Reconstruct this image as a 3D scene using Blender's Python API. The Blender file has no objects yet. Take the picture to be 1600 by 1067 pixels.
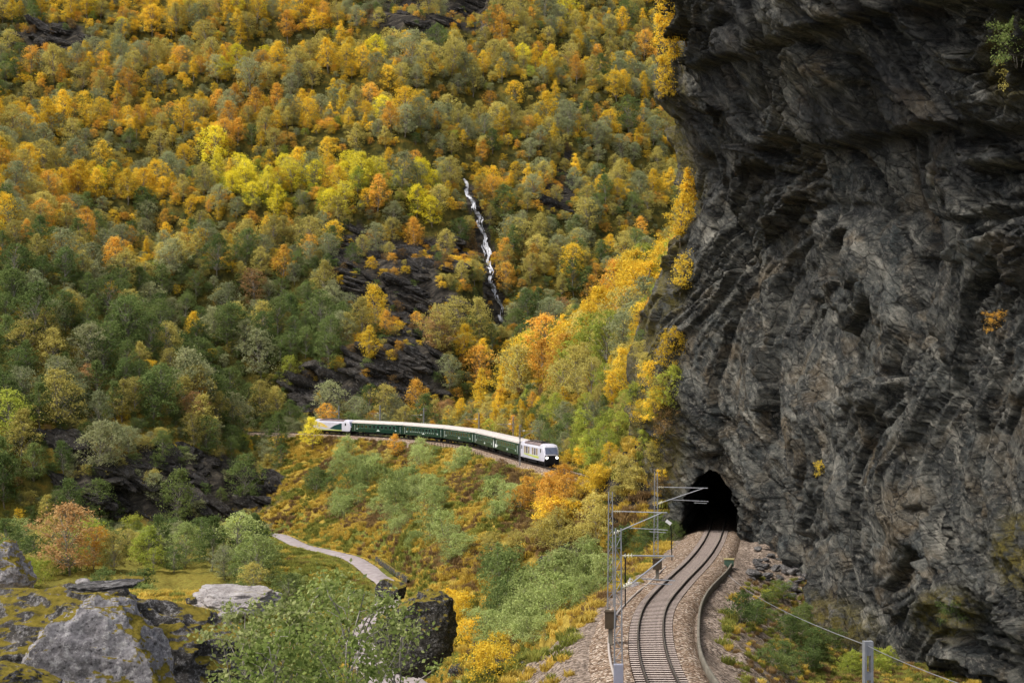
import bpy, bmesh, math, random
import numpy as np
from mathutils import Vector, Matrix

# ------------------------------------------------------------------ camera, world, sun, exposure
F = 2222.2            # focal length in photo pixels (50 mm on 36 mm, 1600 px wide)
HOR = 560.0           # photo row of the level line
sc = bpy.context.scene
COL = sc.collection
cam_d = bpy.data.cameras.new('camera'); cam = bpy.data.objects.new('camera', cam_d); COL.objects.link(cam)
cam_d.lens = 50.0; cam_d.sensor_width = 36.0; cam_d.clip_end = 3000.0; cam_d.clip_start = 0.5
cam.location = (0, 0, 0); cam.rotation_euler = (math.radians(90), 0, 0)
cam_d.shift_y = (HOR - 533.5) / 1600.0
sc.camera = cam

SUN_EL, SUN_AZ = 58.0, 250.0     # azimuth clockwise from +Y: the light comes from the left, a little behind the viewer
world = bpy.data.worlds.new('World'); sc.world = world; world.use_nodes = True
wn = world.node_tree; wn.nodes.clear()
sky = wn.nodes.new('ShaderNodeTexSky'); sky.sky_type = 'NISHITA'; sky.sun_disc = False
sky.sun_elevation = math.radians(SUN_EL); sky.sun_rotation = math.radians(SUN_AZ)
sky.air_density = 0.7; sky.dust_density = 3.0; sky.ozone_density = 0.6
bg = wn.nodes.new('ShaderNodeBackground'); bg.inputs['Strength'].default_value = 0.15
wo = wn.nodes.new('ShaderNodeOutputWorld')
hs = wn.nodes.new('ShaderNodeHueSaturation'); hs.inputs['Saturation'].default_value = 0.4     # overcast: grey rather than blue
wn.links.new(sky.outputs[0], hs.inputs['Color']); wn.links.new(hs.outputs[0], bg.inputs['Color']); wn.links.new(bg.outputs[0], wo.inputs['Surface'])
sun_d = bpy.data.lights.new('sun', 'SUN'); sun = bpy.data.objects.new('sun', sun_d); COL.objects.link(sun)
sun_d.energy = 1.4; sun_d.angle = math.radians(18); sun_d.color = (1.0, 0.94, 0.85)
_a, _e = math.radians(SUN_AZ), math.radians(SUN_EL)
sdir = Vector((math.sin(_a) * math.cos(_e), math.cos(_a) * math.cos(_e), math.sin(_e)))
sun.rotation_euler = sdir.to_track_quat('Z', 'Y').to_euler()
vs = sc.view_settings
vs.view_transform = 'Standard'; vs.look = 'None'; vs.gamma = 1.0; vs.use_curve_mapping = False
vs.exposure = 0.94
sc.cycles.use_denoising = True
sc.cycles.max_bounces = 5; sc.cycles.diffuse_bounces = 3; sc.cycles.transmission_bounces = 3; sc.cycles.glossy_bounces = 2

# ------------------------------------------------------------------ helpers
RNG = np.random.default_rng(7)
def proj(x, y, z): return 800 + F * x / y, HOR - F * z / y
def at(px, py, d): return Vector(((px - 800) / F * d, d, (HOR - py) / F * d))
def sm(a, b, x):
    t = np.clip((x - a) / (b - a), 0, 1); return t * t * (3 - 2 * t)
def _h(ix, iy, iz, seed):
    with np.errstate(over='ignore'):
        h = (ix.astype(np.uint32) * np.uint32(374761393) + iy.astype(np.uint32) * np.uint32(668265263)
             + iz.astype(np.uint32) * np.uint32(2147483647) + np.uint32(seed * 974634777 % 4294967291))
        h = (h ^ (h >> np.uint32(13))) * np.uint32(1274126177)
        h = (h ^ (h >> np.uint32(15))) * np.uint32(2246822519)
        h = h ^ (h >> np.uint32(16))
    return h.astype(np.float64) / 4294967295.0
def vnoise(x, y, z, seed=0):
    x, y, z = np.broadcast_arrays(np.asarray(x, float), np.asarray(y, float), np.asarray(z, float))
    ix, iy, iz = np.floor(x), np.floor(y), np.floor(z)
    fx, fy, fz = x - ix, y - iy, z - iz
    ux, uy, uz = [t * t * t * (t * (t * 6 - 15) + 10) for t in (fx, fy, fz)]
    ix, iy, iz = [t.astype(np.int64) for t in (ix, iy, iz)]
    r = 0
    for dx in (0, 1):
        for dy in (0, 1):
            for dz in (0, 1):
                w = (ux if dx else 1 - ux) * (uy if dy else 1 - uy) * (uz if dz else 1 - uz)
                r = r + w * _h(ix + dx, iy + dy, iz + dz, seed)
    return r * 2 - 1
def fbm(x, y, z, octv=4, seed=0, gain=0.5):
    r = 0; a = 1.0; f = 1.0; n = 0
    for o in range(octv):
        r = r + a * vnoise(x * f, y * f, z * f, seed + o); n += a; a *= gain; f *= 2.03
    return r / n
def ridged(x, y, z, octv=4, seed=0):
    r = 0; a = 1.0; f = 1.0; n = 0
    for o in range(octv):
        r = r + a * (1 - 2 * np.abs(vnoise(x * f, y * f, z * f, seed + o))); n += a; a *= 0.5; f *= 2.1
    return r / n
def np_mesh(name, V, Fc, mat=None, smooth=False, mi=None, mats=None):
    V = np.ascontiguousarray(V, dtype=np.float32); Fc = np.ascontiguousarray(Fc, dtype=np.int32)
    k = Fc.shape[1]
    me = bpy.data.meshes.new(name)
    me.vertices.add(len(V)); me.vertices.foreach_set('co', V.ravel())
    me.loops.add(Fc.size); me.loops.foreach_set('vertex_index', Fc.ravel())
    me.polygons.add(len(Fc)); me.polygons.foreach_set('loop_start', np.arange(0, Fc.size, k, dtype=np.int32))
    if smooth: me.polygons.foreach_set('use_smooth', np.ones(len(Fc), dtype=bool))
    if mi is not None: me.polygons.foreach_set('material_index', np.asarray(mi, dtype=np.int32))
    me.update(calc_edges=True); me.validate()
    for m in (mats or ([mat] if mat else [])): me.materials.append(m)
    return me
def obj(name, me, parent=None, loc=None, rot=None, scale=None):
    o = bpy.data.objects.new(name, me); COL.objects.link(o)
    if parent is not None: o.parent = parent
    if loc is not None: o.location = loc
    if rot is not None: o.rotation_euler = rot
    if scale is not None: o.scale = scale if hasattr(scale, '__len__') else (scale,) * 3
    return o
def tag(o, label, cat=None, group=None, kind=None):
    if label: o['label'] = label
    if cat: o['category'] = cat
    if group: o['group'] = group
    if kind: o['kind'] = kind
    return o
def thing(name, label, cat, loc=(0, 0, 0), rot=(0, 0, 0), group=None):
    return tag(obj(name, None, None, loc, rot), label, cat, group)
class MB:
    """collects boxes, tubes, prisms into one mesh"""
    def __init__(s): s.v = []; s.f = []
    def add(s, vs_, fs_):
        b = len(s.v); s.v += [tuple(p) for p in vs_]; s.f += [tuple(b + i for i in f) for f in fs_]; return s
    def box(s, x0, x1, y0, y1, z0, z1):
        v = [(x, y, z) for x in (x0, x1) for y in (y0, y1) for z in (z0, z1)]
        return s.add(v, [(0, 1, 3, 2), (4, 6, 7, 5), (0, 4, 5, 1), (2, 3, 7, 6), (0, 2, 6, 4), (1, 5, 7, 3)])
    def tube(s, pts, rad, n=6, cap=True):
        pts = [Vector(p) for p in pts]
        if not hasattr(rad, '__len__'): rad = [rad] * len(pts)
        b = len(s.v); up = None
        for i, p in enumerate(pts):
            t = (pts[min(i + 1, len(pts) - 1)] - pts[max(i - 1, 0)]).normalized()
            a = Vector((0, 0, 1)) if abs(t.z) < 0.9 else Vector((1, 0, 0))
            e1 = t.cross(a).normalized(); e2 = t.cross(e1)
            if up is not None and e1.dot(up) < 0: e1, e2 = -e1, -e2
            up = e1
            for k in range(n):
                w = 2 * math.pi * k / n
                s.v.append(tuple(p + e1 * (math.cos(w) * rad[i]) + e2 * (math.sin(w) * rad[i])))
        for i in range(len(pts) - 1):
            for k in range(n):
                k2 = (k + 1) % n
                s.f.append((b + i * n + k, b + i * n + k2, b + (i + 1) * n + k2, b + (i + 1) * n + k))
        if cap:
            s.f.append(tuple(b + k for k in range(n))[::-1]); e = b + (len(pts) - 1) * n
            s.f.append(tuple(e + k for k in range(n)))
        return s
    def prism(s, poly, axis, a0, a1):
        """poly: 2D points; axis 'y': (x,z) extruded along y; 'x': (y,z) along x; 'z': (x,y) along z"""
        n = len(poly)
        def P(p, a): return {'x': (a, p[0], p[1]), 'y': (p[0], a, p[1]), 'z': (p[0], p[1], a)}[axis]
        v = [P(p, a0) for p in poly] + [P(p, a1) for p in poly]
        f = [tuple(range(n))[::-1], tuple(range(n, 2 * n))] + [(i, (i + 1) % n, n + (i + 1) % n, n + i) for i in range(n)]
        return s.add(v, f)
    def mesh(s, name, mat, smooth=False, bevel=0.0):
        me = bpy.data.meshes.new(name); me.from_pydata(s.v, [], s.f); me.update()
        bm = bmesh.new(); bm.from_mesh(me); bmesh.ops.recalc_face_normals(bm, faces=bm.faces)
        if bevel: bmesh.ops.bevel(bm, geom=bm.edges, offset=bevel, segments=1, affect='EDGES', clamp_overlap=True)
        bm.to_mesh(me); bm.free()
        if smooth: me.shade_smooth()
        if mat: me.materials.append(mat)
        return me
    def build(s, name, mat, parent=None, smooth=False, bevel=0.0, **k):
        return obj(name, s.mesh(name, mat, smooth, bevel), parent, **k)

# ------------------------------------------------------------------ materials
def lin(r, g, b):
    return tuple(((c / 255) / 12.92 if c / 255 <= 0.04045 else ((c / 255 + 0.055) / 1.055) ** 2.4) for c in (r, g, b)) + (1.0,)
class NT:
    def __init__(s, name):
        s.m = bpy.data.materials.new(name); s.m.use_nodes = True; s.t = s.m.node_tree; s.t.nodes.clear()
        s.out = s.t.nodes.new('ShaderNodeOutputMaterial')
    def n(s, typ, ins=None, **props):
        nd = s.t.nodes.new(typ)
        for k, v in props.items(): setattr(nd, k, v)
        for k, v in (ins or {}).items():
            if isinstance(v, bpy.types.NodeSocket): s.t.links.new(v, nd.inputs[k])
            else: nd.inputs[k].default_value = v
        return nd
    def noise(s, vec, scale, detail=5.0, rough=0.55, dist=0.0):
        return s.n('ShaderNodeTexNoise', {'Vector': vec, 'Scale': scale, 'Detail': detail, 'Roughness': rough, 'Distortion': dist}).outputs['Fac']
    def ramp(s, fac, stops):
        r = s.n('ShaderNodeValToRGB', {'Fac': fac}); cr = r.color_ramp
        while len(cr.elements) < len(stops): cr.elements.new(0.5)
        for e, (p, c) in zip(cr.elements, stops):
            e.position = p; e.color = c if hasattr(c, '__len__') else (c, c, c, 1)
        return r.outputs['Color']
    def mix(s, fac, a, b, mode='MIX'):
        m = s.n('ShaderNodeMix', data_type='RGBA', blend_type=mode, clamp_factor=True)
        for i, v in ((0, fac), (6, a), (7, b)):
            if isinstance(v, bpy.types.NodeSocket): s.t.links.new(v, m.inputs[i])
            else: m.inputs[i].default_value = v
        return m.outputs[2]
    def math(s, op, a, b=0.0, c=0.0):
        m = s.n('ShaderNodeMath', operation=op)
        for i, v in enumerate((a, b, c)):
            if isinstance(v, bpy.types.NodeSocket): s.t.links.new(v, m.inputs[i])
            else: m.inputs[i].default_value = v
        return m.outputs[0]
    def bump(s, h, strength, dist, prev=None):
        ins = {'Height': h, 'Strength': strength, 'Distance': dist}
        if prev is not None: ins['Normal'] = prev
        return s.n('ShaderNodeBump', ins).outputs['Normal']
    def bsdf(s, color, rough=0.8, metal=0.0, normal=None, spec=0.3, **extra):
        ins = {'Base Color': color, 'Roughness': rough, 'Metallic': metal, 'Specular IOR Level': spec}
        if normal is not None: ins['Normal'] = normal
        ins.update(extra)
        b = s.n('ShaderNodeBsdfPrincipled', ins)
        s.t.links.new(b.outputs[0], s.out.inputs['Surface']); return s.m
    def pos(s): return s.n('ShaderNodeNewGeometry').outputs['Position']
    def objc(s): return s.n('ShaderNodeTexCoord').outputs['Object']
    def scale(s, vec, v, rot=(0, 0, 0)):
        r = s.n('ShaderNodeMapping', {'Vector': vec, 'Rotation': rot}).outputs[0]
        return s.n('ShaderNodeMapping', {'Vector': r, 'Scale': v}).outputs[0]
    def beds(s, vec, along, across, tx=.45, ty=-.89, dip=.72):
        """coordinates stretched along beds that dip down to the right in a wall running along (tx, ty)"""
        c, k = math.cos(dip), math.sin(dip)
        def dot(v): return s.n('ShaderNodeVectorMath', {0: vec, 1: v}, operation='DOT_PRODUCT').outputs['Value']
        a = dot((tx * c / along, ty * c / along, -k / along)); q = dot((tx * k / across, ty * k / across, c / across)); n_ = dot((-ty / along, tx / along, 0))
        return s.n('ShaderNodeCombineXYZ', {0: a, 1: n_, 2: q}).outputs[0]

def leaf_mat(name, c0, c1, c2, trans=0.42):
    """three tones of one crown: per leaf and per plant variation"""
    t = NT(name)
    isl = t.n('ShaderNodeNewGeometry').outputs['Random Per Island']
    rnd = t.n('ShaderNodeObjectInfo').outputs['Random']
    f = t.math('ADD', t.math('MULTIPLY', isl, 0.55), t.math('MULTIPLY', rnd, 0.45))
    col = t.ramp(f, [(0.1, c0), (0.5, c1), (0.9, c2)])
    v = t.math('ADD', 0.78, t.math('MULTIPLY', t.math('FRACT', t.math('MULTIPLY', rnd, 7.31)), 0.44))
    col = t.mix(1.0, col, t.n('ShaderNodeCombineColor', {0: v, 1: v, 2: v}).outputs[0], 'MULTIPLY')
    d = t.n('ShaderNodeBsdfDiffuse', {'Color': col})
    tr = t.n('ShaderNodeBsdfTranslucent', {'Color': col})
    mx = t.n('ShaderNodeMixShader', {0: trans, 1: d.outputs[0], 2: tr.outputs[0]})
    t.t.links.new(mx.outputs[0], t.out.inputs['Surface'])
    return t.m
LEAF = {
    'gold':   leaf_mat('leaf gold', lin(216, 182, 68), lin(236, 202, 68), lin(248, 221, 92)),
    'orange': leaf_mat('leaf orange', lin(208, 162, 78), lin(226, 178, 78), lin(238, 198, 94)),
    'olive':  leaf_mat('leaf olive', lin(168, 158, 90), lin(194, 182, 102), lin(214, 198, 112)),
    'grey':   leaf_mat('leaf grey green', lin(134, 142, 104), lin(160, 164, 120), lin(182, 180, 132)),
    'green':  leaf_mat('leaf green', lin(88, 108, 62), lin(114, 130, 75), lin(138, 149, 88)),
    'lemon':  leaf_mat('leaf lemon', lin(222, 208, 62), lin(240, 226, 70), lin(248, 236, 104)),
    'brown':  leaf_mat('leaf brown', lin(160, 124, 82), lin(184, 146, 96), lin(196, 164, 116)),
    'lime':   leaf_mat('leaf lime', lin(140, 152, 70), lin(168, 178, 80), lin(198, 198, 90)),
    'willow': leaf_mat('leaf willow', lin(136, 152, 88), lin(166, 178, 108), lin(196, 204, 136)),
    'bush':   leaf_mat('leaf foreground', lin(96, 112, 56), lin(126, 138, 74), lin(176, 180, 124)),
    'straw':  leaf_mat('leaf straw', lin(176, 152, 70), lin(202, 174, 78), lin(218, 194, 104)),
    'bracken': leaf_mat('leaf bracken', lin(108, 88, 64), lin(140, 114, 78), lin(170, 144, 92)),
    'grass':  leaf_mat('leaf grass', lin(106, 114, 56), lin(138, 140, 66), lin(168, 162, 84)),
}
def m_bark():
    t = NT('bark'); p = t.objc()
    c = t.ramp(t.noise(t.scale(p, (1, 1, 0.35)), 6.0), [(0.3, lin(84, 78, 70)), (0.7, lin(176, 168, 156))])
    return t.bsdf(c, 0.9, spec=0.1)
BARK = m_bark()
def m_plain(name, col, rough=0.6, metal=0.0, var=0.12, spec=0.3, nscale=3.0):
    t = NT(name); p = t.objc()
    n = t.noise(p, nscale, 6.0)
    c = t.mix(t.ramp(n, [(0.35, 0.0), (0.75, 1.0)]), col, tuple(c * (1 - var * 2.2) for c in col[:3]) + (1,))
    return t.bsdf(c, rough, metal, spec=spec)
def m_emit(name, col, st):
    t = NT(name); e = t.n('ShaderNodeEmission', {'Color': col, 'Strength': st})
    t.t.links.new(e.outputs[0], t.out.inputs['Surface']); return t.m

def m_cliff():
    t = NT('cliff rock'); p = t.pos()
    wv = t.n('ShaderNodeVectorMath', {0: p, 1: t.n('ShaderNodeVectorMath', {0: t.n('ShaderNodeTexNoise', {'Vector': p, 'Scale': .11, 'Detail': 3.0}).outputs['Color'], 1: (2.6, 2.6, 3.2)}, operation='MULTIPLY').outputs[0]}, operation='ADD').outputs[0]
    st = t.beds(wv, 3.0, .8)
    n_big = t.noise(p, 0.09, 4.0); n_mid = t.noise(st, 0.6, 9.0, 0.68, 0.5); n_fine = t.noise(st, 3.4, 8.0, 0.72, 0.3)
    n_pat = t.noise(p, 0.16, 6.0, 0.6, 1.0); n_sp = t.noise(p, 9.0, 4.0, 0.7)
    base = t.ramp(n_mid, [(0.31, lin(20, 22, 22)), (0.45, lin(52, 54, 51)), (0.58, lin(98, 97, 89)), (0.74, lin(178, 172, 157))])
    base = t.mix(t.math('MULTIPLY', t.ramp(n_pat, [(0.53, 0.0), (0.66, 1.0)]), 0.45), base, lin(116, 96, 64))
    blue = t.ramp(t.noise(p, 0.22, 4.0), [(0.55, 0.0), (0.7, 0.5)])
    base = t.mix(blue, base, lin(70, 78, 78))
    n_str = t.noise(t.beds(wv, 1.15, .34), 1.0, 9.0, 0.78, 0.2)
    n_iso = t.noise(p, 2.2, 9.0, 0.78)
    vor = t.n('ShaderNodeTexVoronoi', {'Vector': t.beds(wv, 2.6, 1.1), 'Scale': 1.0, 'Randomness': 1.0}, feature='DISTANCE_TO_EDGE').outputs['Distance']
    base = t.mix(t.ramp(n_iso, [(0.52, 0.0), (0.64, 0.5)]), base, lin(150, 144, 132))
    base = t.mix(t.ramp(n_iso, [(0.36, 0.7), (0.46, 0.0)]), base, lin(26, 26, 25))
    base = t.mix(t.ramp(vor, [(0.0, 0.85), (0.035, 0.0)]), base, lin(12, 12, 12))
    base = t.mix(t.ramp(n_str, [(0.57, 0.0), (0.66, 0.6)]), base, lin(156, 149, 137))
    base = t.mix(t.ramp(n_str, [(0.38, 0.9), (0.47, 0.0)]), base, lin(15, 15, 15))
    base = t.mix(t.ramp(n_fine, [(0.58, 0.0), (0.74, 0.55)]), base, lin(158, 150, 138))
    base = t.mix(t.ramp(n_fine, [(0.26, 0.8), (0.42, 0.0)]), base, lin(22, 22, 22))
    at_ = t.n('ShaderNodeAttribute', attribute_name='zone')
    sep = t.n('ShaderNodeSeparateColor', {0: at_.outputs['Color']})
    # moss / earth where the attribute says so, broken up by noise
    mo = t.math('MULTIPLY', sep.outputs[0], t.ramp(t.noise(p, 0.9, 6.0, 0.65), [(0.4, 0.0), (0.56, 1.0)]))
    base = t.mix(mo, base, t.ramp(n_sp, [(0.35, lin(58, 52, 22)), (0.65, lin(120, 108, 36))]))
    # near-black streaks, and the overhang's shade painted into the upper face
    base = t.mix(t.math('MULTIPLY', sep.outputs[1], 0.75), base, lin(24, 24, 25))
    nb = t.bump(n_mid, 0.9, 0.8); nb = t.bump(t.ramp(vor, [(0.0, 0.0), (0.06, 1.0)]), 0.8, 0.15, nb); nb = t.bump(n_str, 0.8, 0.3, nb); nb = t.bump(n_iso, 0.8, 0.15, nb); nb = t.bump(n_fine, 0.9, 0.2, nb)
    return t.bsdf(base, 0.7, normal=nb, spec=0.3)
CLIFF = m_cliff()

def m_ground():
    """zone.r rock, zone.g golden grass, zone.b bracken; zone2.r gravel, zone2.g lush green; the rest forest floor"""
    t = NT('ground cover'); p = t.pos()
    z1 = t.n('ShaderNodeSeparateColor', {0: t.n('ShaderNodeAttribute', attribute_name='zone').outputs['Color']})
    z2 = t.n('ShaderNodeSeparateColor', {0: t.n('ShaderNodeAttribute', attribute_name='zone2').outputs['Color']})
    n1 = t.noise(p, 0.35, 7.0, 0.6); n2 = t.noise(p, 2.2, 7.0, 0.65); n3 = t.noise(p, 9.0, 5.0, 0.7)
    floor = t.ramp(n1, [(0.35, lin(44, 46, 24)), (0.55, lin(84, 78, 34)), (0.72, lin(124, 98, 40))])
    gold = t.ramp(n2, [(0.3, lin(102, 88, 40)), (0.5, lin(150, 128, 54)), (0.72, lin(186, 160, 76))])
    brk = t.ramp(n2, [(0.32, lin(58, 44, 32)), (0.55, lin(100, 76, 48)), (0.75, lin(142, 114, 64))])
    grn = t.ramp(n2, [(0.32, lin(62, 70, 32)), (0.55, lin(106, 108, 48)), (0.75, lin(144, 134, 64))])
    sv = t.n('ShaderNodeTexVoronoi', {'Vector': p, 'Scale': 7.0, 'Randomness': 1.0})
    grav = t.ramp(t.n('ShaderNodeSeparateColor', {0: sv.outputs['Color']}).outputs[0], [(0.1, lin(84, 74, 66)), (0.5, lin(130, 114, 100)), (0.9, lin(168, 152, 138))])
    st = t.scale(p, (0.4, 0.4, 1.6), (0.3, 0.45, 0.2))
    nr = t.noise(st, 0.5, 8.0, 0.7, 0.6)
    rock = t.ramp(nr, [(0.34, lin(28, 27, 25)), (0.5, lin(56, 52, 47)), (0.64, lin(92, 85, 74)), (0.8, lin(128, 116, 98))])
    def w(s, k=1.0): return t.ramp(t.math('ADD', s, t.math('MULTIPLY', t.math('SUBTRACT', n2, 0.5), 0.9)), [(0.38, 0.0), (0.62, k)])
    c = t.mix(w(z1.outputs[1]), floor, gold)
    c = t.mix(w(z1.outputs[2]), c, brk)
    c = t.mix(w(z2.outputs[1]), c, grn)
    c = t.mix(w(z1.outputs[0]), c, rock)
    c = t.mix(w(z2.outputs[0]), c, grav)
    nb = t.bump(n1, 0.7, 1.0); nb = t.bump(n2, 0.8, 0.3, nb); nb = t.bump(n3, 0.6, 0.08, nb)
    return t.bsdf(c, 0.95, normal=nb, spec=0.08)
GROUND = m_ground()

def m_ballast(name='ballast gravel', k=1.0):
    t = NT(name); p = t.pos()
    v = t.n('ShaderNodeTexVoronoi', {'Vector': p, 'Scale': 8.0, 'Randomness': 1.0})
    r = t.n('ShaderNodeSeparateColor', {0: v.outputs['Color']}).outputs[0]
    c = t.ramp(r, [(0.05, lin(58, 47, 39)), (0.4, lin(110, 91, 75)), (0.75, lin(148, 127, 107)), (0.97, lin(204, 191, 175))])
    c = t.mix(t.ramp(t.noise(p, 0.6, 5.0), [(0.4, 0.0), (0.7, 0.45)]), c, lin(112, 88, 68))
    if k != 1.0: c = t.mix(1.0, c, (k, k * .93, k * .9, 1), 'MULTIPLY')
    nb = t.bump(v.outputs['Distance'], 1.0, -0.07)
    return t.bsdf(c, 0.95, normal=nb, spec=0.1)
BALLAST = m_ballast(); GRIME_SHADE = m_ballast('oily ballast with painted shade', 0.2)  # oily grime, also painted shade for sleeper sides and the tunnel
def m_rock(name, dark, mid, pale, moss=0.5, lichen=0.5, mosscol=(lin(88, 82, 32), lin(152, 134, 52)), sc_=1.0, mossup=0.35):
    t = NT(name); p = t.objc()
    st = t.scale(p, (0.6, 0.6, 1.6), (0.3, 0.25, 0.1))
    n1 = t.noise(st, 1.3 * sc_, 8.0, 0.68, 0.5); n2 = t.noise(p, 7.0 * sc_, 8.0, 0.75); n3 = t.noise(p, 24.0 * sc_, 4.0, 0.7)
    c = t.ramp(n1, [(0.32, dark), (0.52, mid), (0.72, pale)])
    n4 = t.noise(p, 15.0 * sc_, 6.0, 0.8); n5 = t.noise(p, 2.6 * sc_, 6.0, 0.7)
    c = t.mix(t.ramp(n2, [(0.52, 0.0), (0.6, lichen)]), c, lin(206, 202, 200))
    c = t.mix(t.ramp(n4, [(0.36, 0.85), (0.46, 0.0)]), c, lin(34, 32, 30))
    c = t.mix(t.ramp(n4, [(0.56, 0.0), (0.62, lichen)]), c, lin(214, 210, 206))
    c = t.mix(t.ramp(n5, [(0.32, 0.55), (0.46, 0.0)]), c, lin(40, 38, 36))
    g = t.n('ShaderNodeNewGeometry').outputs['Normal']
    up = t.n('ShaderNodeSeparateXYZ', {0: g}).outputs[2]
    mm = t.math('ADD', t.math('SUBTRACT', up, mossup), t.math('MULTIPLY', t.math('SUBTRACT', t.noise(p, 1.1 * sc_, 7.0, 0.65), 0.5), 3.0))
    mf = t.math('MULTIPLY', t.ramp(mm, [(0.3, 0.0), (0.42, 1.0)]), moss)
    c = t.mix(mf, c, t.ramp(n2, [(0.3, mosscol[0]), (0.65, mosscol[1])]))
    nb = t.bump(n1, 1.0, 0.3 / sc_); nb = t.bump(n2, 1.0, 0.1 / sc_, nb); nb = t.bump(n4, 0.9, 0.03 / sc_, nb); nb = t.bump(n3, 0.6, 0.015 / sc_, nb)
    return t.bsdf(c, 0.88, normal=nb, spec=0.15)
ROCK_MOSSY = m_rock('mossy boulder', lin(40, 38, 36), lin(84, 80, 76), lin(132, 126, 122), 1.0, 0.45, mossup=.36)
ROCK_PALE = m_rock('lichen grey boulder', lin(112, 108, 108), lin(158, 153, 155), lin(196, 190, 192), 1.0, 0.75, mossup=0.2)
ROCK_DARK = m_rock('dark boulder', lin(30, 29, 27), lin(58, 55, 50), lin(100, 95, 86), 0.95, 0.25, sc_=0.6, mossup=0.4)
ROCK_SLAB = m_rock('pale slab', lin(132, 124, 120), lin(178, 170, 166), lin(206, 200, 196), 0.5, 0.3, mossup=0.95)
ROCK_RUBBLE = m_rock('rubble slate', lin(48, 47, 46), lin(88, 85, 83), lin(142, 137, 132), 0.0, 0.3)

SLEEPER = m_plain('weathered concrete sleeper', lin(188, 172, 162), 0.9, 0, 0.2, 0.1, 5.0)
RAIL = m_plain('rusty rail steel', lin(66, 56, 50), 0.7, 0.3, 0.2)
RAILTOP = m_plain('worn rail head', lin(128, 122, 116), 0.4, 0.7, 0.1)
GALV = m_plain('galvanised steel', lin(150, 152, 156), 0.5, 0.4, 0.14)
CONCRETE = m_plain('weathered concrete', lin(122, 116, 104), 0.9, 0, 0.24, 0.1, 1.4)
def m_asphalt():
    t = NT('road surface'); p = t.pos()
    c = t.ramp(t.noise(p, 0.8, 7.0, 0.65), [(0.3, lin(126, 116, 116)), (0.7, lin(170, 160, 158))])
    return t.bsdf(c, 0.9, normal=t.bump(t.noise(p, 20.0), 0.4, 0.02), spec=0.15)
ASPHALT = m_asphalt()

# ------------------------------------------------------------------ alignments: railway T, road R
TP = np.array([(5.4, 26), (5.8, 36), (6.7, 50), (7.2, 60), (7.39, 69), (7.5, 74.2), (7.8, 79.3), (8.3, 85.4), (9.1, 92.4), (9.95, 97.9),
               (11.2, 103.7), (12.8, 110.7), (14.6, 118.2), (15.7, 122.6), (18.0, 133), (20.4, 145), (22.5, 156.8), (25.2, 172), (26, 190),
               (23, 208), (16.5, 222), (10.6, 234), (7.1, 255), (2.7, 273), (-2.3, 298), (-7.4, 323), (-16, 347), (-28, 369.5), (-44, 389.4),
               (-56, 403), (-72, 412), (-95, 418), (-130, 420)], float)
def resample(P, step, smooth_m):
    seg = np.r_[0, np.cumsum(np.hypot(*np.diff(P[:, :2], axis=0).T))]
    n = int(seg[-1] / step) + 1
    q = np.linspace(0, seg[-1], n)
    out = np.stack([np.interp(q, seg, P[:, k]) for k in range(P.shape[1])], 1)
    k = max(1, int(smooth_m / step)); ker = np.hanning(2 * k + 3)[1:-1]; ker /= ker.sum()
    pad = np.pad(out, ((k, k), (0, 0)), mode='reflect', reflect_type='odd')
    return np.stack([np.convolve(pad[:, c], ker, 'valid') for c in range(out.shape[1])], 1)
_near = TP[:, 1] <= 157
_i0 = int(np.argmin(np.abs(TP[:, 1] - 156.8)))
zz = np.where(_near, -13.3 - 0.0356 * TP[:, 1], 0.0)
_seg = np.r_[0, np.cumsum(np.hypot(*np.diff(TP, axis=0).T))]
_i234 = 21; _i403 = 29
zz[_i0:] = np.interp(_seg[_i0:], [_seg[_i0], _seg[_i234], _seg[_i403], _seg[-1]], [zz[_i0], -19.2, -21.0, -22.0])
T = resample(np.c_[TP, zz], 0.5, 7.0)
TS = np.r_[0, np.cumsum(np.hypot(*np.diff(T[:, :2], axis=0).T))]
def Tat(s): return Vector([float(np.interp(s, TS, T[:, k])) for k in range(3)])
def T_s_of_y(y, lo=0):      # first arclength where the line reaches depth y
    return float(TS[lo + int(np.argmax(T[lo:, 1] >= y))])
RP = np.array([(-95, 348), (-75, 350), (-64, 349), (-56.5, 343.6), (-46, 311.6), (-38.2, 298), (-32.2, 286), (-27.4, 268), (-24.2, 252.8), (-20.9, 241), (-18.6, 209),
               (-18.2, 178.7), (-15.5, 162.6), (-12.9, 152), (-8.5, 138), (-4.5, 120), (-2, 100)], float)
def zvalley(y): return -27.7 - 0.043 * y
RP = np.c_[RP, zvalley(RP[:, 1])]
R = resample(RP, 1.0, 7.0)

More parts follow.
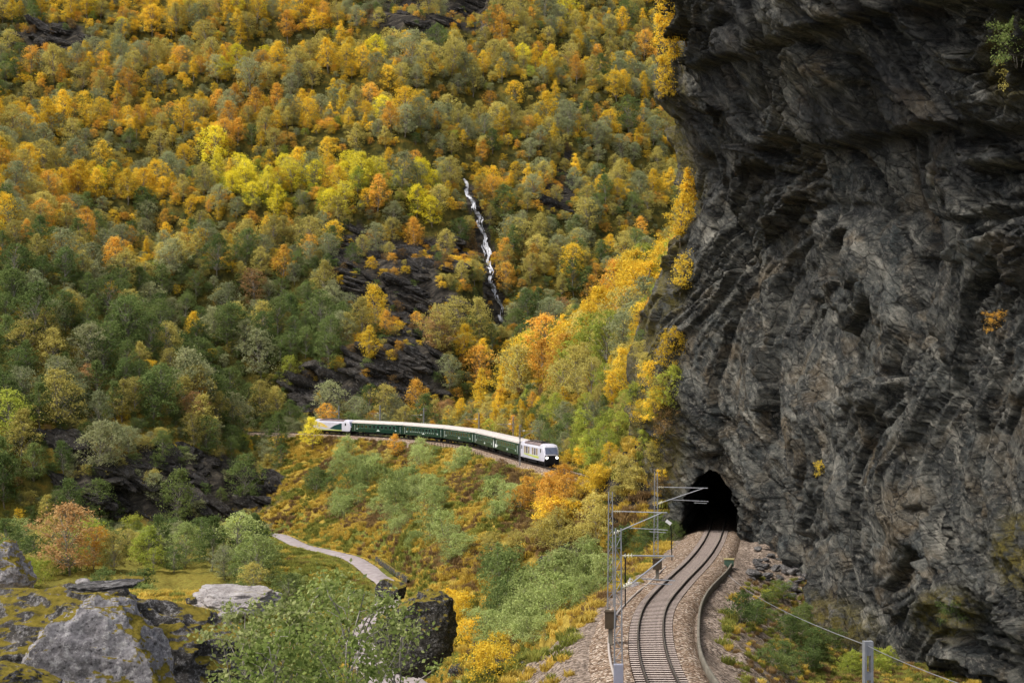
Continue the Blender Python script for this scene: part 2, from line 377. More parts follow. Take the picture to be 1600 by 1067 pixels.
def polydist(x, y, P):
    """signed distance (right of travel positive), z at the nearest point, index"""
    A = P[:-1, :2]; B = P[1:, :2]; D = B - A; L2 = (D ** 2).sum(1)
    out_s = np.empty(x.shape); out_z = np.empty(x.shape); out_i = np.empty(x.shape, int)
    xf, yf = x.ravel(), y.ravel(); so = np.empty(xf.size); zo = np.empty(xf.size); io = np.empty(xf.size, int)
    CH = 20000
    for c in range(0, xf.size, CH):
        X = xf[c:c + CH, None]; Y = yf[c:c + CH, None]
        t = np.clip(((X - A[:, 0]) * D[:, 0] + (Y - A[:, 1]) * D[:, 1]) / L2, 0, 1)
        dx = X - A[:, 0] - t * D[:, 0]; dy = Y - A[:, 1] - t * D[:, 1]
        d2 = dx * dx + dy * dy; k = d2.argmin(1); r = np.arange(len(k))
        cr = D[k, 0] * dy[r, k] - D[k, 1] * dx[r, k]
        so[c:c + CH] = np.sqrt(d2[r, k]) * np.where(cr > 0, -1, 1)
        zo[c:c + CH] = P[k, 2] + t[r, k] * (P[k + 1, 2] - P[k, 2]); io[c:c + CH] = k
    return so.reshape(x.shape), zo.reshape(x.shape), io.reshape(x.shape)

# ------------------------------------------------------------------ terrain raster (1 m)
GX0, GX1, GY0, GY1 = -420, 320, 0, 900
gx, gy = np.meshgrid(np.arange(GX0, GX1 + 1, dtype=float), np.arange(GY0, GY1 + 1, dtype=float))
T4 = T[::8]
s, zt, ti = polydist(gx, gy, T4)
tS = TS[::8][np.clip(ti, 0, len(T4) - 1)]
S_PORT = T_s_of_y(156.0); S_EXIT = T_s_of_y(189.0) + 34.0
rs, rz, ri = polydist(gx, gy, R[::4])
def smax(a, b, k=2.0):
    h = np.clip(0.5 + 0.5 * (a - b) / k, 0, 1); return b + (a - b) * h + k * h * (1 - h)
big = fbm(gx / 38, gy / 38, 0 * gx, 4, 11)
mid_n = fbm(gx / 11, gy / 11, 0 * gx, 4, 23)
zv = zvalley(gy) + 1.2 * fbm(gx / 30, gy / 30, 0 * gx, 3, 5)
# slope on the valley side of the line
left = zt - 0.75 - np.where(gy < 150, 0.47, 0.62) * np.maximum(0, -s - 3.4) + 1.2 * mid_n * sm(4, 14, -s)
left = np.where(s < 2, left, -90)
# camera knoll
X0 = -0.19 * gy - 0.5
zk = np.interp(gy, [0, 3, 8, 15, 22, 30, 40, 50, 66, 100], [-1.8, -2.0, -3.3, -5.0, -6.6, -6.9, -7.7, -8.8, -11.2, -36]) - 1.05 * np.maximum(0, gx - X0) + 0.45 * mid_n * sm(4, 20, gy)
# spur that the tunnel pierces
zs = -9 + 1.05 * np.minimum(gx - 15, 12) - np.where(gy < 170, 0.85, 0.62) * np.abs(gy - 170) + 2.0 * mid_n
zs = np.where((gy > 120) & (gy < 240), zs, -90)
# mountain on the uphill side of the line, ending in a ridge, and the far wall of the valley
yc = 354 - 0.7 * gx
za = np.where((s > 0) & (gy > 160), zt - 0.75 + 1.04 * np.maximum(0, s - 5) - 1.25 * np.maximum(0, gy - yc) + 2.2 * big, -90)
yb = np.where(gx > -40, 405 + 0.4 * (gx + 40), 405 - 0.05 * (gx + 40))
def terr(h, step, k):        # terrace a slope into steeper bands
    q = h / step; f_ = q - np.floor(q)
    return step * (np.floor(q) + f_ * (1 - k) + k * sm(0.55, 1.0, f_))
gully = 7.0 * np.exp(-((gx - (1.0 - 0.11 * (gy - 430))) / 9.0) ** 2)
hF = 0.95 * (gy - yb) + 9 * big + 3.0 * mid_n - gully
zf = -24 + np.where(hF > 0, terr(hF, 27, 0.55), hF)
BP = np.array([(-420, 262, 0), (-220, 300, 0), (-150, 322, 0), (-100, 340, 0), (-78, 354, 0), (-67, 366, 0), (-61, 385, 0), (-60, 420, 0), (-40, 520, 0), (0, 700, 0), (20, 900, 0)], float)
bs, _, _ = polydist(gx, gy, resample(BP, 6.0, 14.0))
bsl = -bs
hL = np.where(bsl > 0, 1.25 * np.minimum(bsl, 16) + 0.86 * np.maximum(0, bsl - 16), 0.9 * bsl) + 5 * big * sm(0, 30, bsl) + 2 * mid_n * sm(-4, 10, bsl)
zl = zvalley(np.minimum(gy, 345)) + hL
g = smax(zv, left, 2.5)
g = np.where(gy < 130, np.maximum(g, zk), g)
g = smax(g, zs, 1.0)
g = smax(g, za, 2.0)
g = smax(g, zf, 2.0)
g = smax(g, zl, 2.0)
# hollow between the near line and the cliff
rn = (s > 0) & (gy < 175) & (tS < S_PORT + 6)
hol = zt - 0.75 - 0.7 * sm(2.6, 3.8, s) * sm(150, 130, gy) - 4.6 * sm(150, 118, gy) * sm(3.5, 13, s) + 0.7 * mid_n * sm(4, 10, s)
g = np.where(rn, hol, g)
# bench under the open line
opn = (tS < S_PORT + 5) | (tS > S_EXIT)
wb = np.where(opn, np.where((s > 0) & (tS < S_PORT), sm(4.2, 2.7, s), sm(7.0, 3.6, np.abs(s))), 0)
g = g + (zt - 0.78 - g) * wb
wr = sm(7.5, 4.2, np.abs(rs)); g = g + (rz - 0.12 - g) * wr
G = g
CALM = np.maximum(wb, wr)
S_R, TS_R, RS_R = s, tS, rs
def bil(A, x, y):
    fx = np.clip(np.asarray(x, float) - GX0, 0, A.shape[1] - 1.001); fy = np.clip(np.asarray(y, float) - GY0, 0, A.shape[0] - 1.001)
    i = fx.astype(int); j = fy.astype(int); u = fx - i; v = fy - j
    return (A[j, i] * (1 - u) + A[j, i + 1] * u) * (1 - v) + (A[j + 1, i] * (1 - u) + A[j + 1, i + 1] * u) * v
# zones of the ground, read where the photo shows them (photo columns and rows of each raster cell)
ROCKZ = [(85, 68, 62, 34), (690, 22, 120, 28), (600, 440, 85, 70), (660, 500, 70, 60), (620, 570, 90, 55), (505, 620, 65, 40), (270, 765, 180, 60),
         (875, 300, 28, 30), (738, 315, 11, 26), (754, 370, 13, 40), (768, 440, 15, 50), (782, 490, 12, 24), (560, 385, 50, 26), (690, 395, 50, 30), (890, 250, 14, 14), (120, 700, 40, 22), (640, 620, 60, 25)]
def ell(px, py, L, soft=0.35):
    w = np.zeros(np.shape(px))
    for (cx, cy, rx, ry) in L:
        r = np.hypot((px - cx) / rx, (py - cy) / ry); w = np.maximum(w, sm(1 + soft, 1 - soft, r))
    return w
def ground_z(x, y):
    calm = bil(CALM, x, y); d = np.maximum(np.asarray(y, float), 5)
    a = np.clip(d / 120, 0.25, 1.0) * (1 - calm)
    return bil(G, x, y) + a * (0.9 * fbm(np.asarray(x) / 4.0, np.asarray(y) / 4.0, 0 * d, 3, 31) + 0.3 * fbm(np.asarray(x) / 1.1, np.asarray(y) / 1.1, 0 * d, 3, 41))

def build_ground():
    NCOL, NROW = 560, 640
    k = np.linspace(-480, 2080, NCOL)
    d = np.geomspace(2.5, 880, NROW)
    D, K = np.meshgrid(d, k, indexing='ij')
    X = (K - 800) / F * D
    Z = ground_z(X, D)
    px, py = proj(X, D, Z)
    sx = bil(S_R, X, D); rx = bil(RS_R, X, D); tsx = bil(TS_R, X, D)
    # rock bands of the far wall jut and step
    far = (D > 330)
    rockw = ell(px, py, ROCKZ) * far
    dx_ = rockw * (2.2 * ridged(X / 9, D / 9, Z / 3.0, 4, 71))
    Z = Z + rockw * 1.6 * ridged(X / 7, D / 7, Z / 2.2, 4, 72)
    X = X + dx_ * 0.4
    V = np.stack([X, D, Z], -1).reshape(-1, 3)
    idx = np.arange(NROW * NCOL).reshape(NROW, NCOL)
    q = np.stack([idx[:-1, :-1], idx[:-1, 1:], idx[1:, 1:], idx[1:, :-1]], -1).reshape(-1, 4)
    # the line runs through the rock between the portal and its far end: no ground sheet across the bore
    cx = X[:-1, :-1].ravel(); cy = D[:-1, :-1].ravel()
    cut = (np.abs(bil(S_R, cx, cy)) < 4.2) & (cy > 153.5) & (cy < 225) & (bil(TS_R, cx, cy) < S_EXIT)
    q = q[~cut]
    me = np_mesh('ground', V, q, GROUND, smooth=True)
    rock = np.maximum(rockw, sm(0.75, 1.1, 0 * D))
    wet = 0
    midslope = (sx < 0) & (rx < -2) & (D > 100)
    midslope = midslope.astype(float)
    wob = 26 * fbm(X / 9, D / 9, 0 * D, 4, 301); wob2 = 26 * fbm(X / 9, D / 9, 0 * D, 4, 302)
    px = px + wob; py = py + wob2; rx = rx + wob * .15; sx = sx + np.where(np.abs(sx) > 5, wob2 * .1, 0)
    gold = np.where(midslope > 0, 0.75, 0.0)
    gold = np.maximum(gold, np.where((D < 130) & (sx < -16), 0.72, 0.0))
    gold = np.maximum(gold, ell(px, py, [(285, 905, 70, 26)]) * 0.6)
    brk = ell(px, py, [(620, 700, 45, 28), (800, 755, 85, 28), (560, 800, 70, 20), (860, 800, 70, 70), (700, 880, 90, 20), (730, 760, 40, 20)]) * midslope * 0.8
    grn = np.where((D > 95) & (D < 345) & (rx > 0) & (sx < -10), 0.5, 0.0); gold = np.maximum(gold, np.where((D > 95) & (D < 345) & (rx > 0) & (sx < -10), 0.5, 0.0))
    grn = np.maximum(grn, np.where((np.abs(rx) < 9) & (np.abs(rx) > 2.5) & (D > 120), 0.75, 0))
    right_bank = (sx > 3) & (D < 152)
    grn = np.maximum(grn, np.where(right_bank, 0.2 + 0.5 * sm(1160, 1210, px) * sm(925, 960, py), 0))
    grav = np.where((np.abs(sx) < 4.6) & (tsx < S_PORT + 8), 0.9, 0.0)
    grav = np.maximum(grav, np.where(right_bank & (sx < 9), 0.6, 0)); brk = np.maximum(brk, np.where(right_bank, .45, 0))
    grav = np.maximum(grav, np.where((sx < -3) & (sx > -8.0) & (D < 94) & (D > 40), 0.8, 0))
    grav = np.maximum(grav, np.where((np.abs(sx) < 4.2) & (tsx > S_EXIT), 0.75, 0))
    rock = np.maximum(rock, ell(px, py, [(1015, 745, 60, 90), (880, 860, 40, 30), (985, 790, 60, 50)]) * (D < 230) * (D > 120) * 0.8)
    one = np.ones(D.size)
    for nm, ch in (('zone', (rock, gold, brk)), ('zone2', (grav, grn, 0 * D))):
        a = me.color_attributes.new(nm, 'FLOAT_COLOR', 'POINT')
        a.data.foreach_set('color', np.stack([np.asarray(c, float).ravel() for c in ch] + [one], -1).astype(np.float32).ravel())
    tag(obj('ground', me), 'steep valley sides and valley floor of rock, grass and forest soil', kind='structure')
build_ground()

# ------------------------------------------------------------------ the cliff with the tunnel mouth
def build_cliff():
    WP = np.array([(52, 240), (40, 222), (30, 203), (23.5, 186), (19.3, 171), (17.6, 161), (20.8, 155.8), (25, 150.5), (27.3, 140), (28.3, 124),
                   (30.4, 108), (34, 93), (39, 77), (47, 58)], float)
    W = resample(WP, 0.25, 4.0)
    L = np.r_[0, np.cumsum(np.hypot(*np.diff(W, axis=0).T))]
    iA = int(np.argmin(np.hypot(W[:, 0] - 27, W[:, 1] - 196))); iB = int(np.argmin(np.hypot(W[:, 0] - 35.5, W[:, 1] - 88)))
    us = np.r_[np.arange(0, L[iA], 1.6), np.arange(L[iA], L[iB], 0.2), np.arange(L[iB], L[-1], 1.2)]
    vz = np.r_[np.arange(-28, 44, 0.21), np.arange(44, 72, 0.9)]
    wx = np.interp(us, L, W[:, 0]); wy = np.interp(us, L, W[:, 1])
    tx = np.gradient(wx, us); ty = np.gradient(wy, us); l = np.hypot(tx, ty); tx, ty = tx / l, ty / l
    nx, ny = ty, -tx
    ker = np.hanning(41); ker /= ker.sum()
    nx = np.convolve(np.pad(nx, 20, mode='edge'), ker, 'valid'); ny = np.convolve(np.pad(ny, 20, mode='edge'), ker, 'valid')
    l = np.hypot(nx, ny); nx, ny = nx / l, ny / l
    U, Z = np.meshgrid(us, vz, indexing='ij')
    X = np.repeat(wx[:, None], len(vz), 1); Y = np.repeat(wy[:, None], len(vz), 1)
    NX = nx[:, None]; NY = ny[:, None]
    uc = us[int(np.argmin(np.hypot(wx - 17.8, wy - 160.5)))]
    cz = np.interp(Z, [-20, -14.4, -10, -5.8, 0, 6, 11.5, 15.8, 21.6, 26, 29.5, 34, 40, 60],
                   [-1.6, -2.2, -3.2, -4.0, -3.4, -1.2, 0.8, 3.2, 3.6, 1.8, -0.5, 0.6, 2.0, 2.6])
    X = X + cz * np.where(U < uc, np.exp(-((U - uc) / 26.0) ** 2), np.exp(-((U - uc) / 8.0) ** 2))
    px0, py0 = proj(X, Y, Z)
    # --- large form: undercut foot, belly, overhanging brow
    o = np.interp(Z, [-28, -20, -12, -4, 4, 12, 19, 26, 34, 44, 72], [0.6, 0.2, 0.6, -0.2, -1.6, -2.2, -1.0, 2.0, 4.2, 6.2, 6.0])
    rightw = sm(uc + 4, uc + 16, U)
    o = o * (0.25 + 0.75 * rightw)
    n3 = lambda k, sd, oc=4: fbm(U / k, Z / k, (X + Y) * 0.02, oc, sd)
    o = o + 2.2 * n3(15, 3, 2) + 0.9 * ridged((Z * .75 + U * .66) / 9.0, (U * .75 - Z * .66) / 16.0, 0 * U, 2, 9)
    # arching brow: everything above this line stands proud of what is below
    brow = np.interp(px0, [1040, 1100, 1180, 1240, 1320, 1400, 1480, 1600], [330, 300, 255, 215, 228, 205, 190, 205])
    brow2 = np.interp(px0, [1040, 1180, 1240, 1300, 1380, 1450, 1600], [120, 110, 88, 75, 52, 30, 10])
    jit = 14 * n3(4, 33)
    o = o + 2.4 * sm(12, -8, py0 + jit - brow) * rightw + 1.8 * sm(9, -6, py0 + jit - brow2) * rightw
    # grooves and ribs
    def groove(pts, wid, dep):
        best = np.full(px0.shape, 1e9)
        for (a, b) in zip(pts[:-1], pts[1:]):
            ax, ay = a; bx, by = b; L2 = (bx - ax) ** 2 + (by - ay) ** 2
            t = np.clip(((px0 - ax) * (bx - ax) + (py0 - ay) * (by - ay)) / L2, 0, 1)
            best = np.minimum(best, np.hypot(px0 - ax - t * (bx - ax), py0 - ay - t * (by - ay)))
        return -dep * np.exp(-((best + 5 * n3(2.5, 51)) / wid) ** 2)
    grs = [([(1148, -40), (1160, 60), (1166, 150), (1180, 240), (1172, 300)], 9, 1.8),
           ([(1110, 250), (1150, 380), (1178, 480), (1190, 560), (1212, 640), (1222, 690)], 9, 1.6),
           ([(1236, 420), (1290, 520), (1312, 600), (1318, 690), (1330, 760)], 6, 1.0),
           ([(1330, 690), (1345, 640), (1330, 615)], 6, 1.0),
           ([(1260, 320), (1350, 330), (1450, 350), (1600, 330)], 9, 0.7),
           ([(1520, 420), (1560, 520), (1600, 580)], 9, 1.1),
           ([(1390, 480), (1440, 540), (1470, 640)], 7, 0.8),
           ([(1440, 800), (1490, 900), (1510, 1000)], 8, 0.9),
           ([(1560, 960), (1600, 1020)], 26, 1.6),
           ([(1180, 800), (1250, 850), (1330, 830)], 9, 0.8),
           ([(1060, 640), (1080, 700), (1100, 730)], 10, 1.0)]
    for gq in grs: o = o + groove(*gq)
    # dipping beds broken into tilted slabs, each with its own face
    def facet(a, b, seed, tilt):
        ia, ib = np.floor(a), np.floor(b); best = np.full(a.shape, 1e9); out = np.zeros(a.shape); sec = np.full(a.shape, 1e9)
        z0 = np.zeros(a.shape, np.int64)
        for da in (-1, 0, 1):
            for db in (-1, 0, 1):
                ca, cb = (ia + da).astype(np.int64), (ib + db).astype(np.int64)
                xa = a - (ca + .5 + .42 * (2 * _h(ca, cb, z0, seed) - 1)); xb = b - (cb + .5 + .42 * (2 * _h(ca, cb, z0, seed + 1) - 1))
                d = xa * xa + xb * xb
                v = (2 * _h(ca, cb, z0, seed + 2) - 1) + tilt * ((2 * _h(ca, cb, z0, seed + 3) - 1) * xa + (2 * _h(ca, cb, z0, seed + 4) - 1) * xb)
                m = d < best; sec = np.where(m, best, np.minimum(sec, d)); out = np.where(m, v, out); best = np.where(m, d, best)
        return out, np.sqrt(sec) - np.sqrt(best)
    dip = np.interp(Z, [-25, -5, 12, 30, 60], [.95, .82, .60, .25, .15]) + .38 * n3(26, 61, 2)
    wq = .75 * n3(7, 62); wa = .9 * n3(8, 60)
    q = Z * np.cos(dip) + U * np.sin(dip) + wq; al = U * np.cos(dip) - Z * np.sin(dip) + wa
    f1, e1 = facet(al / 11.0, q / 5.0, 100, 1.4); f2, e2 = facet(al / 4.2, q / 1.7, 200, 1.2); f3, e3 = facet(al / 1.7, q / .6, 300, 1.0)
    o = o + 1.15 * f1 + .48 * f2 + .17 * f3 - .5 * sm(.10, 0, e1) - .2 * sm(.09, 0, e2)
    lay = fbm(q / 0.7, al / 3.5, 0 * U, 4, 63)
    o = o + 0.20 * lay + 0.10 * fbm(U / 0.45, Z / 0.4, 0 * U, 3, 67)
    X = X + NX * o; Y = Y + NY * o; Z2 = Z + 0.35 * n3(1.4, 70)
    # --- the bore
    px, py = proj(X, Y, Z2)
    arch = np.array([(1066, 860), (1066, 815), (1072, 775), (1088, 746), (1108, 734), (1126, 744), (1141, 768), (1150, 800), (1152, 860)], float)
    inside = np.zeros(px.shape, bool); n = len(arch)
    jx = px + 7.0 * n3(1.3, 81); jy = py + 7.0 * n3(1.3, 82)
    for i in range(n):
        (ax, ay), (bx, by) = arch[i], arch[(i + 1) % n]
        c = ((ay > jy) != (by > jy)) & (jx < (bx - ax) * (jy - ay) / (by - ay + 1e-9) + ax)
        inside ^= c
    # between portal and camera nothing of the wall may stand on the track
    inside &= (U > uc - 4) & (U < uc + 16)
    X = np.where(inside, X + 9.0, X); Y = np.where(inside, Y + 46.0, Y)
    V = np.stack([X, Y, Z2], -1).reshape(-1, 3)
    nu, nv = U.shape; idx = np.arange(nu * nv).reshape(nu, nv)
    qf = np.stack([idx[:-1, :-1], idx[1:, :-1], idx[1:, 1:], idx[:-1, 1:]], -1).reshape(-1, 4)
    me = np_mesh('rock_cliff', V, qf, CLIFF, smooth=False)
    px, py = proj(X, Y, Z2)
    moss = ell(px, py, [(1005, 700, 60, 110), (1010, 580, 40, 70), (1045, 430, 30, 60), (1480, 960, 50, 40), (1590, 860, 40, 60), (1580, 90, 40, 70), (1240, 990, 120, 60), (1050, 160, 20, 160)]) * 0.9
    moss = np.maximum(moss, 0.8 * sm(uc + 3, uc - 4, U))
    streak_shade = np.clip(sm(0.05, 0.35, fbm(U / 3.0, Z / 26.0, 0 * U, 4, 91)) * 0.8 * sm(620, 250, py), 0, 1)  # vertical dark streaks, stronger towards the top
    streak_shade = np.maximum(streak_shade, ell(px, py, [(1430, 205, 180, 38), (1130, 120, 40, 170), (1300, 175, 60, 30)], 0.5) * 0.8)  # overhang shade painted on the upper cliff
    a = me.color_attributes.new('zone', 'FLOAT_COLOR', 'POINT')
    a.data.foreach_set('color', np.stack([moss.ravel(), streak_shade.ravel(), 0 * moss.ravel(), 0 * moss.ravel() + 1], -1).astype(np.float32).ravel())
    tag(obj('rock_cliff', me), 'dark slate cliff overhanging the railway, with a tunnel mouth at its foot', kind='structure')
    return V.reshape(nu, nv, 3), px, py, inside
CV, CPX, CPY, CIN = build_cliff()
def on_cliff(px, py):
    d = (CPX - px) ** 2 + (CPY - py) ** 2 + np.where(CIN, 1e9, 0)
    # nearest-to-camera among the close ones
    cand = np.argwhere(d < max(9.0, d.min() + 4)); k = min(cand, key=lambda c: CV[c[0], c[1], 1])
    return Vector(CV[k[0], k[1]])

# ------------------------------------------------------------------ strips along a line (ballast, rails, road)
def line_range(P, S, s0, s1, step):
    q = np.arange(s0, s1 + 1e-6, step); return np.stack([np.interp(q, S, P[:, k]) for k in range(3)], 1)
def sweep(P, section, closed=True, noise=None):
    """section: (offset right, height) list swept along P"""
    t = np.gradient(P[:, :2], axis=0); t /= np.linalg.norm(t, axis=1)[:, None]
    nrm = np.stack([t[:, 1], -t[:, 0]], 1)
    V = []
    for (o, h) in section:
        V.append(np.c_[P[:, 0] + nrm[:, 0] * o, P[:, 1] + nrm[:, 1] * o, P[:, 2] + h])
    V = np.stack(V, 1); n, m, _ = V.shape
    if noise is not None: V = V + noise(V)
    idx = np.arange(n * m).reshape(n, m); fs = []
    rng_ = range(m if closed else m - 1)
    for j in rng_:
        j2 = (j + 1) % m
        fs.append(np.stack([idx[:-1, j], idx[:-1, j2], idx[1:, j2], idx[1:, j]], -1))
    return V.reshape(-1, 3), np.concatenate(fs)
RAILSEC = [(-0.07, 0.0), (-0.07, 0.03), (-0.012, 0.05), (-0.012, 0.125), (-0.036, 0.14), (-0.036, 0.172), (0.036, 0.172), (0.036, 0.14), (0.012, 0.125), (0.012, 0.05), (0.07, 0.03), (0.07, 0.0)]
def build_track(name, s0, s1, label, sleepers):
    root = thing(name, label, 'railway track', Tat(s0))
    off = np.array(Tat(s0))
    P = line_range(T, TS, s0, s1, 0.5) - off
    def nz(V):
        w = V + off; k = 0.05 * fbm(w[..., 0] / 0.5, w[..., 1] / 0.5, 0 * w[..., 0], 3, 7) + 0.06 * fbm(w[..., 0] / 3, w[..., 1] / 3, 0 * w[..., 0], 2, 8)
        o = np.zeros_like(V); o[..., 2] = k * np.array([1, 1, 1.2, .4, .3, .3, .3, .3, .3, .4, 1.2, 1, 1])[None, :]; return o
    sec = [(-4.2, -1.1), (-3.2, -0.62), (-1.9, -0.2), (-1.34, -0.225), (-1.0, -0.235), (-0.5, -0.23), (0, -0.225), (0.5, -0.23), (1.0, -0.235), (1.34, -0.225), (1.9, -0.2), (2.45, -0.42), (2.9, -1.1)]
    V, fc = sweep(P, sec, False, nz)
    obj('ballast_bed', np_mesh('ballast_bed', V, fc[:, ::-1], smooth=True, mats=[BALLAST, GRIME_SHADE], mi=np.maximum(np.repeat([0, 0, 0, 1, 1, 1, 1, 1, 1, 0, 0, 0], len(P) - 1), np.tile((s0 + .5 * np.arange(len(P) - 1) > S_PORT + .5) & (s0 < S_PORT), 12))), root)  # whole bed darkened past the portal: tunnel gloom painted in
    for sd in (-1, 1):
        V, fc = sweep(P, [(sd * 0.7525 + a, b - 0.172) for a, b in RAILSEC])
        mi = np.repeat(np.array([0] * 5 + [1] + [0] * 6), len(P) - 1)
        obj('rail', np_mesh('rail', V, fc, mats=[RAIL, RAILTOP], mi=mi), root)
    if sleepers:
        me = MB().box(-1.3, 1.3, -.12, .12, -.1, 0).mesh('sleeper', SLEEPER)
        me.materials.append(GRIME_SHADE)
        for pl in me.polygons: pl.material_index = 0 if pl.normal.z > .5 else 1  # dark sides: shade between the sleepers painted on
        me_in = me.copy(); me_in.materials[0] = GRIME_SHADE  # tops darkened as well, painting the dark of the bore
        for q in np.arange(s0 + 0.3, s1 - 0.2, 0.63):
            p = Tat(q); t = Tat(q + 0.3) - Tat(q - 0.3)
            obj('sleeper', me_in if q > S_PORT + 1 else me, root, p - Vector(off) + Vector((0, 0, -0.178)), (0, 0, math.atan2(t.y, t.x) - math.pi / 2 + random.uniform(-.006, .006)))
    return root
random.seed(4)
S_A = T_s_of_y(58.0)
build_track('railway_track', S_A, S_PORT + 30, 'single curved railway track with pale sleepers leading into the tunnel mouth', True)
build_track('railway_track', S_EXIT - 4, TS[-1] - 30, 'distant railway track on the hillside ledge beneath the green train', False)

def build_road():
    RS_ = np.r_[0, np.cumsum(np.hypot(*np.diff(R[:, :2], axis=0).T))]
    P = line_range(R, RS_, 0, RS_[-1], 1.0)
    V, fc = sweep(P, [(-1.0, -0.05), (-.9, 0.03), (0, 0.07), (.9, 0.03), (1.0, -0.05)], False)
    V = V.reshape(len(P), 5, 3); wd = np.interp(P[:, 1], [165, 215], [3.2, 1.85])[:, None]      # a passing place widens the near stretch
    ragged = 1 + .07 * fbm(V[..., 0] / 2.5, V[..., 1] / 2.5, V[..., 2] * 0, 3, 55)
    V[..., :2] = P[:, None, :2] + (V[..., :2] - P[:, None, :2]) * (wd * ragged)[..., None]; V = V.reshape(-1, 3)
    tag(obj('road', np_mesh('road', V, fc[:, ::-1], ASPHALT, smooth=True)), 'narrow grey valley road winding below the railway', kind='structure')
    return RS_, P
RSS, RPTS = build_road()

# ------------------------------------------------------------------ plants
def unit(v): return v / np.maximum(np.linalg.norm(v, axis=-1, keepdims=True), 1e-9)
def leaf_quads(rng, P, size, bias, aspect=0.62):
    n = len(P); nr = unit(rng.normal(size=(n, 3)) + bias)
    t = unit(np.cross(nr, rng.normal(size=(n, 3)))); b = np.cross(nr, t)
    l = (size * rng.uniform(0.65, 1.35, n))[:, None]
    V = np.stack([P - t * l * 0.5, P + b * l * 0.5 * aspect, P + t * l * 0.5, P - b * l * 0.5 * aspect], 1).reshape(-1, 3)
    return V, np.arange(4 * n).reshape(n, 4)
PROFILE = {
    'birch': lambda t: np.interp(t, [0, .12, .35, .7, 1], [.45, .8, 1.0, .66, .12]),
    'round': lambda t: np.interp(t, [0, .15, .45, .8, 1], [.5, .85, 1.0, .78, .2]),
    'dome':  lambda t: np.interp(t, [0, .2, .5, .85, 1], [.95, 1.0, .9, .55, .15]),
    'spire': lambda t: np.interp(t, [0, .1, .3, .7, 1], [.7, 1.0, .85, .4, .05]),
}
def plant_geo(seed, h, w, cb, shape, ncl, nlf, leaf, stems=1, lean=0.05, cl=0.15, thin=1.0):
    """returns (trunk MB, leaf verts, leaf faces): limbs reach into leaf clumps spread through the crown"""
    rng = np.random.default_rng(seed); pf = PROFILE[shape]
    tr = MB(); base = []
    tops = []
    for k in range(stems):
        a = rng.uniform(0, 6.28); r0 = 0.0 if stems == 1 else w * 0.06
        p0 = np.array([math.cos(a) * r0, math.sin(a) * r0, -0.25 - 0.02 * h])
        ln = rng.normal(0, lean, 2) * h if stems == 1 else np.array([math.cos(a), math.sin(a)]) * w * rng.uniform(.12, .28)
        hh = h * (0.86 if stems == 1 else rng.uniform(.6, .85))
        path = [p0 + np.r_[ln * (f ** 1.3) + rng.normal(0, 0.012 * h, 2) * (0 < f < 1), (hh - p0[2]) * f] for f in (0, .2, .42, .65, .85, 1.0)]
        rb = 0.013 * h if stems == 1 else 0.009 * h * thin
        tr.tube(path, [rb * q for q in (1.35, 1.0, .8, .55, .32, .12)], 6); tops.append(path)
    PL = []; BL = []; lob = rng.uniform(0, 6.28, 3); lam = rng.uniform(.1, .24, 3)
    for i in range(ncl):
        t = rng.uniform(0, 1) ** 0.85; zc = cb * h + (h - cb * h) * t
        a = rng.uniform(0, 6.28); rr = 0.5 * w * float(pf(t)) * math.sqrt(rng.uniform(.12, 1.0)) * rng.uniform(.75, 1.18) * (1 + lam[0] * math.sin(2 * a + lob[0] + 3 * t) + lam[1] * math.sin(3 * a + lob[1] - 5 * t) + lam[2] * math.sin(9 * t + lob[2]))
        path = tops[rng.integers(len(tops))]
        zs_ = [p[2] for p in path]; ax = np.array([np.interp(zc * .8, zs_, [p[0] for p in path]), np.interp(zc * .8, zs_, [p[1] for p in path])])
        c = np.array([ax[0] + math.cos(a) * rr, ax[1] + math.sin(a) * rr, zc])
        z0 = max(0.15 * h if stems > 1 else cb * h * .8, zc - rr * .75 - 0.06 * h)
        b0 = np.array([np.interp(z0, zs_, [p[0] for p in path]), np.interp(z0, zs_, [p[1] for p in path]), z0])
        m_ = (b0 + c) / 2 + np.array([0, 0, 0.04 * h]) + rng.normal(0, .015 * h, 3)
        tr.tube([b0, m_, c], [.0042 * h * thin, .003 * h * thin, .0011 * h], 4, cap=False)
        cr = cl * w * rng.uniform(.65, 1.3); n = int(nlf * rng.uniform(.7, 1.3))
        q = unit(rng.normal(size=(n, 3))) * np.abs(rng.normal(0, .62, n))[:, None] * cr * rng.uniform(.8, 1.3) * np.array([1.1, 1.1, .75])
        q[:, 2] -= 0.10 * cr * (q[:, 0] ** 2 + q[:, 1] ** 2) / (cr * cr)
        PL.append(c + q); BL.append(unit(q) * 0.7 + np.array([0, 0, .7]))
    # a loose scatter between the clumps
    n = int(nlf * ncl * .22); t = rng.uniform(0, 1, n); a = rng.uniform(0, 6.28, n); rr = .5 * w * pf(t) * np.sqrt(rng.uniform(.2, 1.25, n))
    PL.append(np.stack([np.cos(a) * rr, np.sin(a) * rr, cb * h + (h - cb * h) * t], 1)); BL.append(np.tile([0, 0, .8], (n, 1)))
    V, Fq = leaf_quads(rng, np.concatenate(PL), leaf, np.concatenate(BL))
    return tr, V, Fq
class Proto: pass
PROTO_COL = bpy.data.collections.new('plant prototypes')      # never linked to the scene: only feeds the scatter below
PROTOS = []
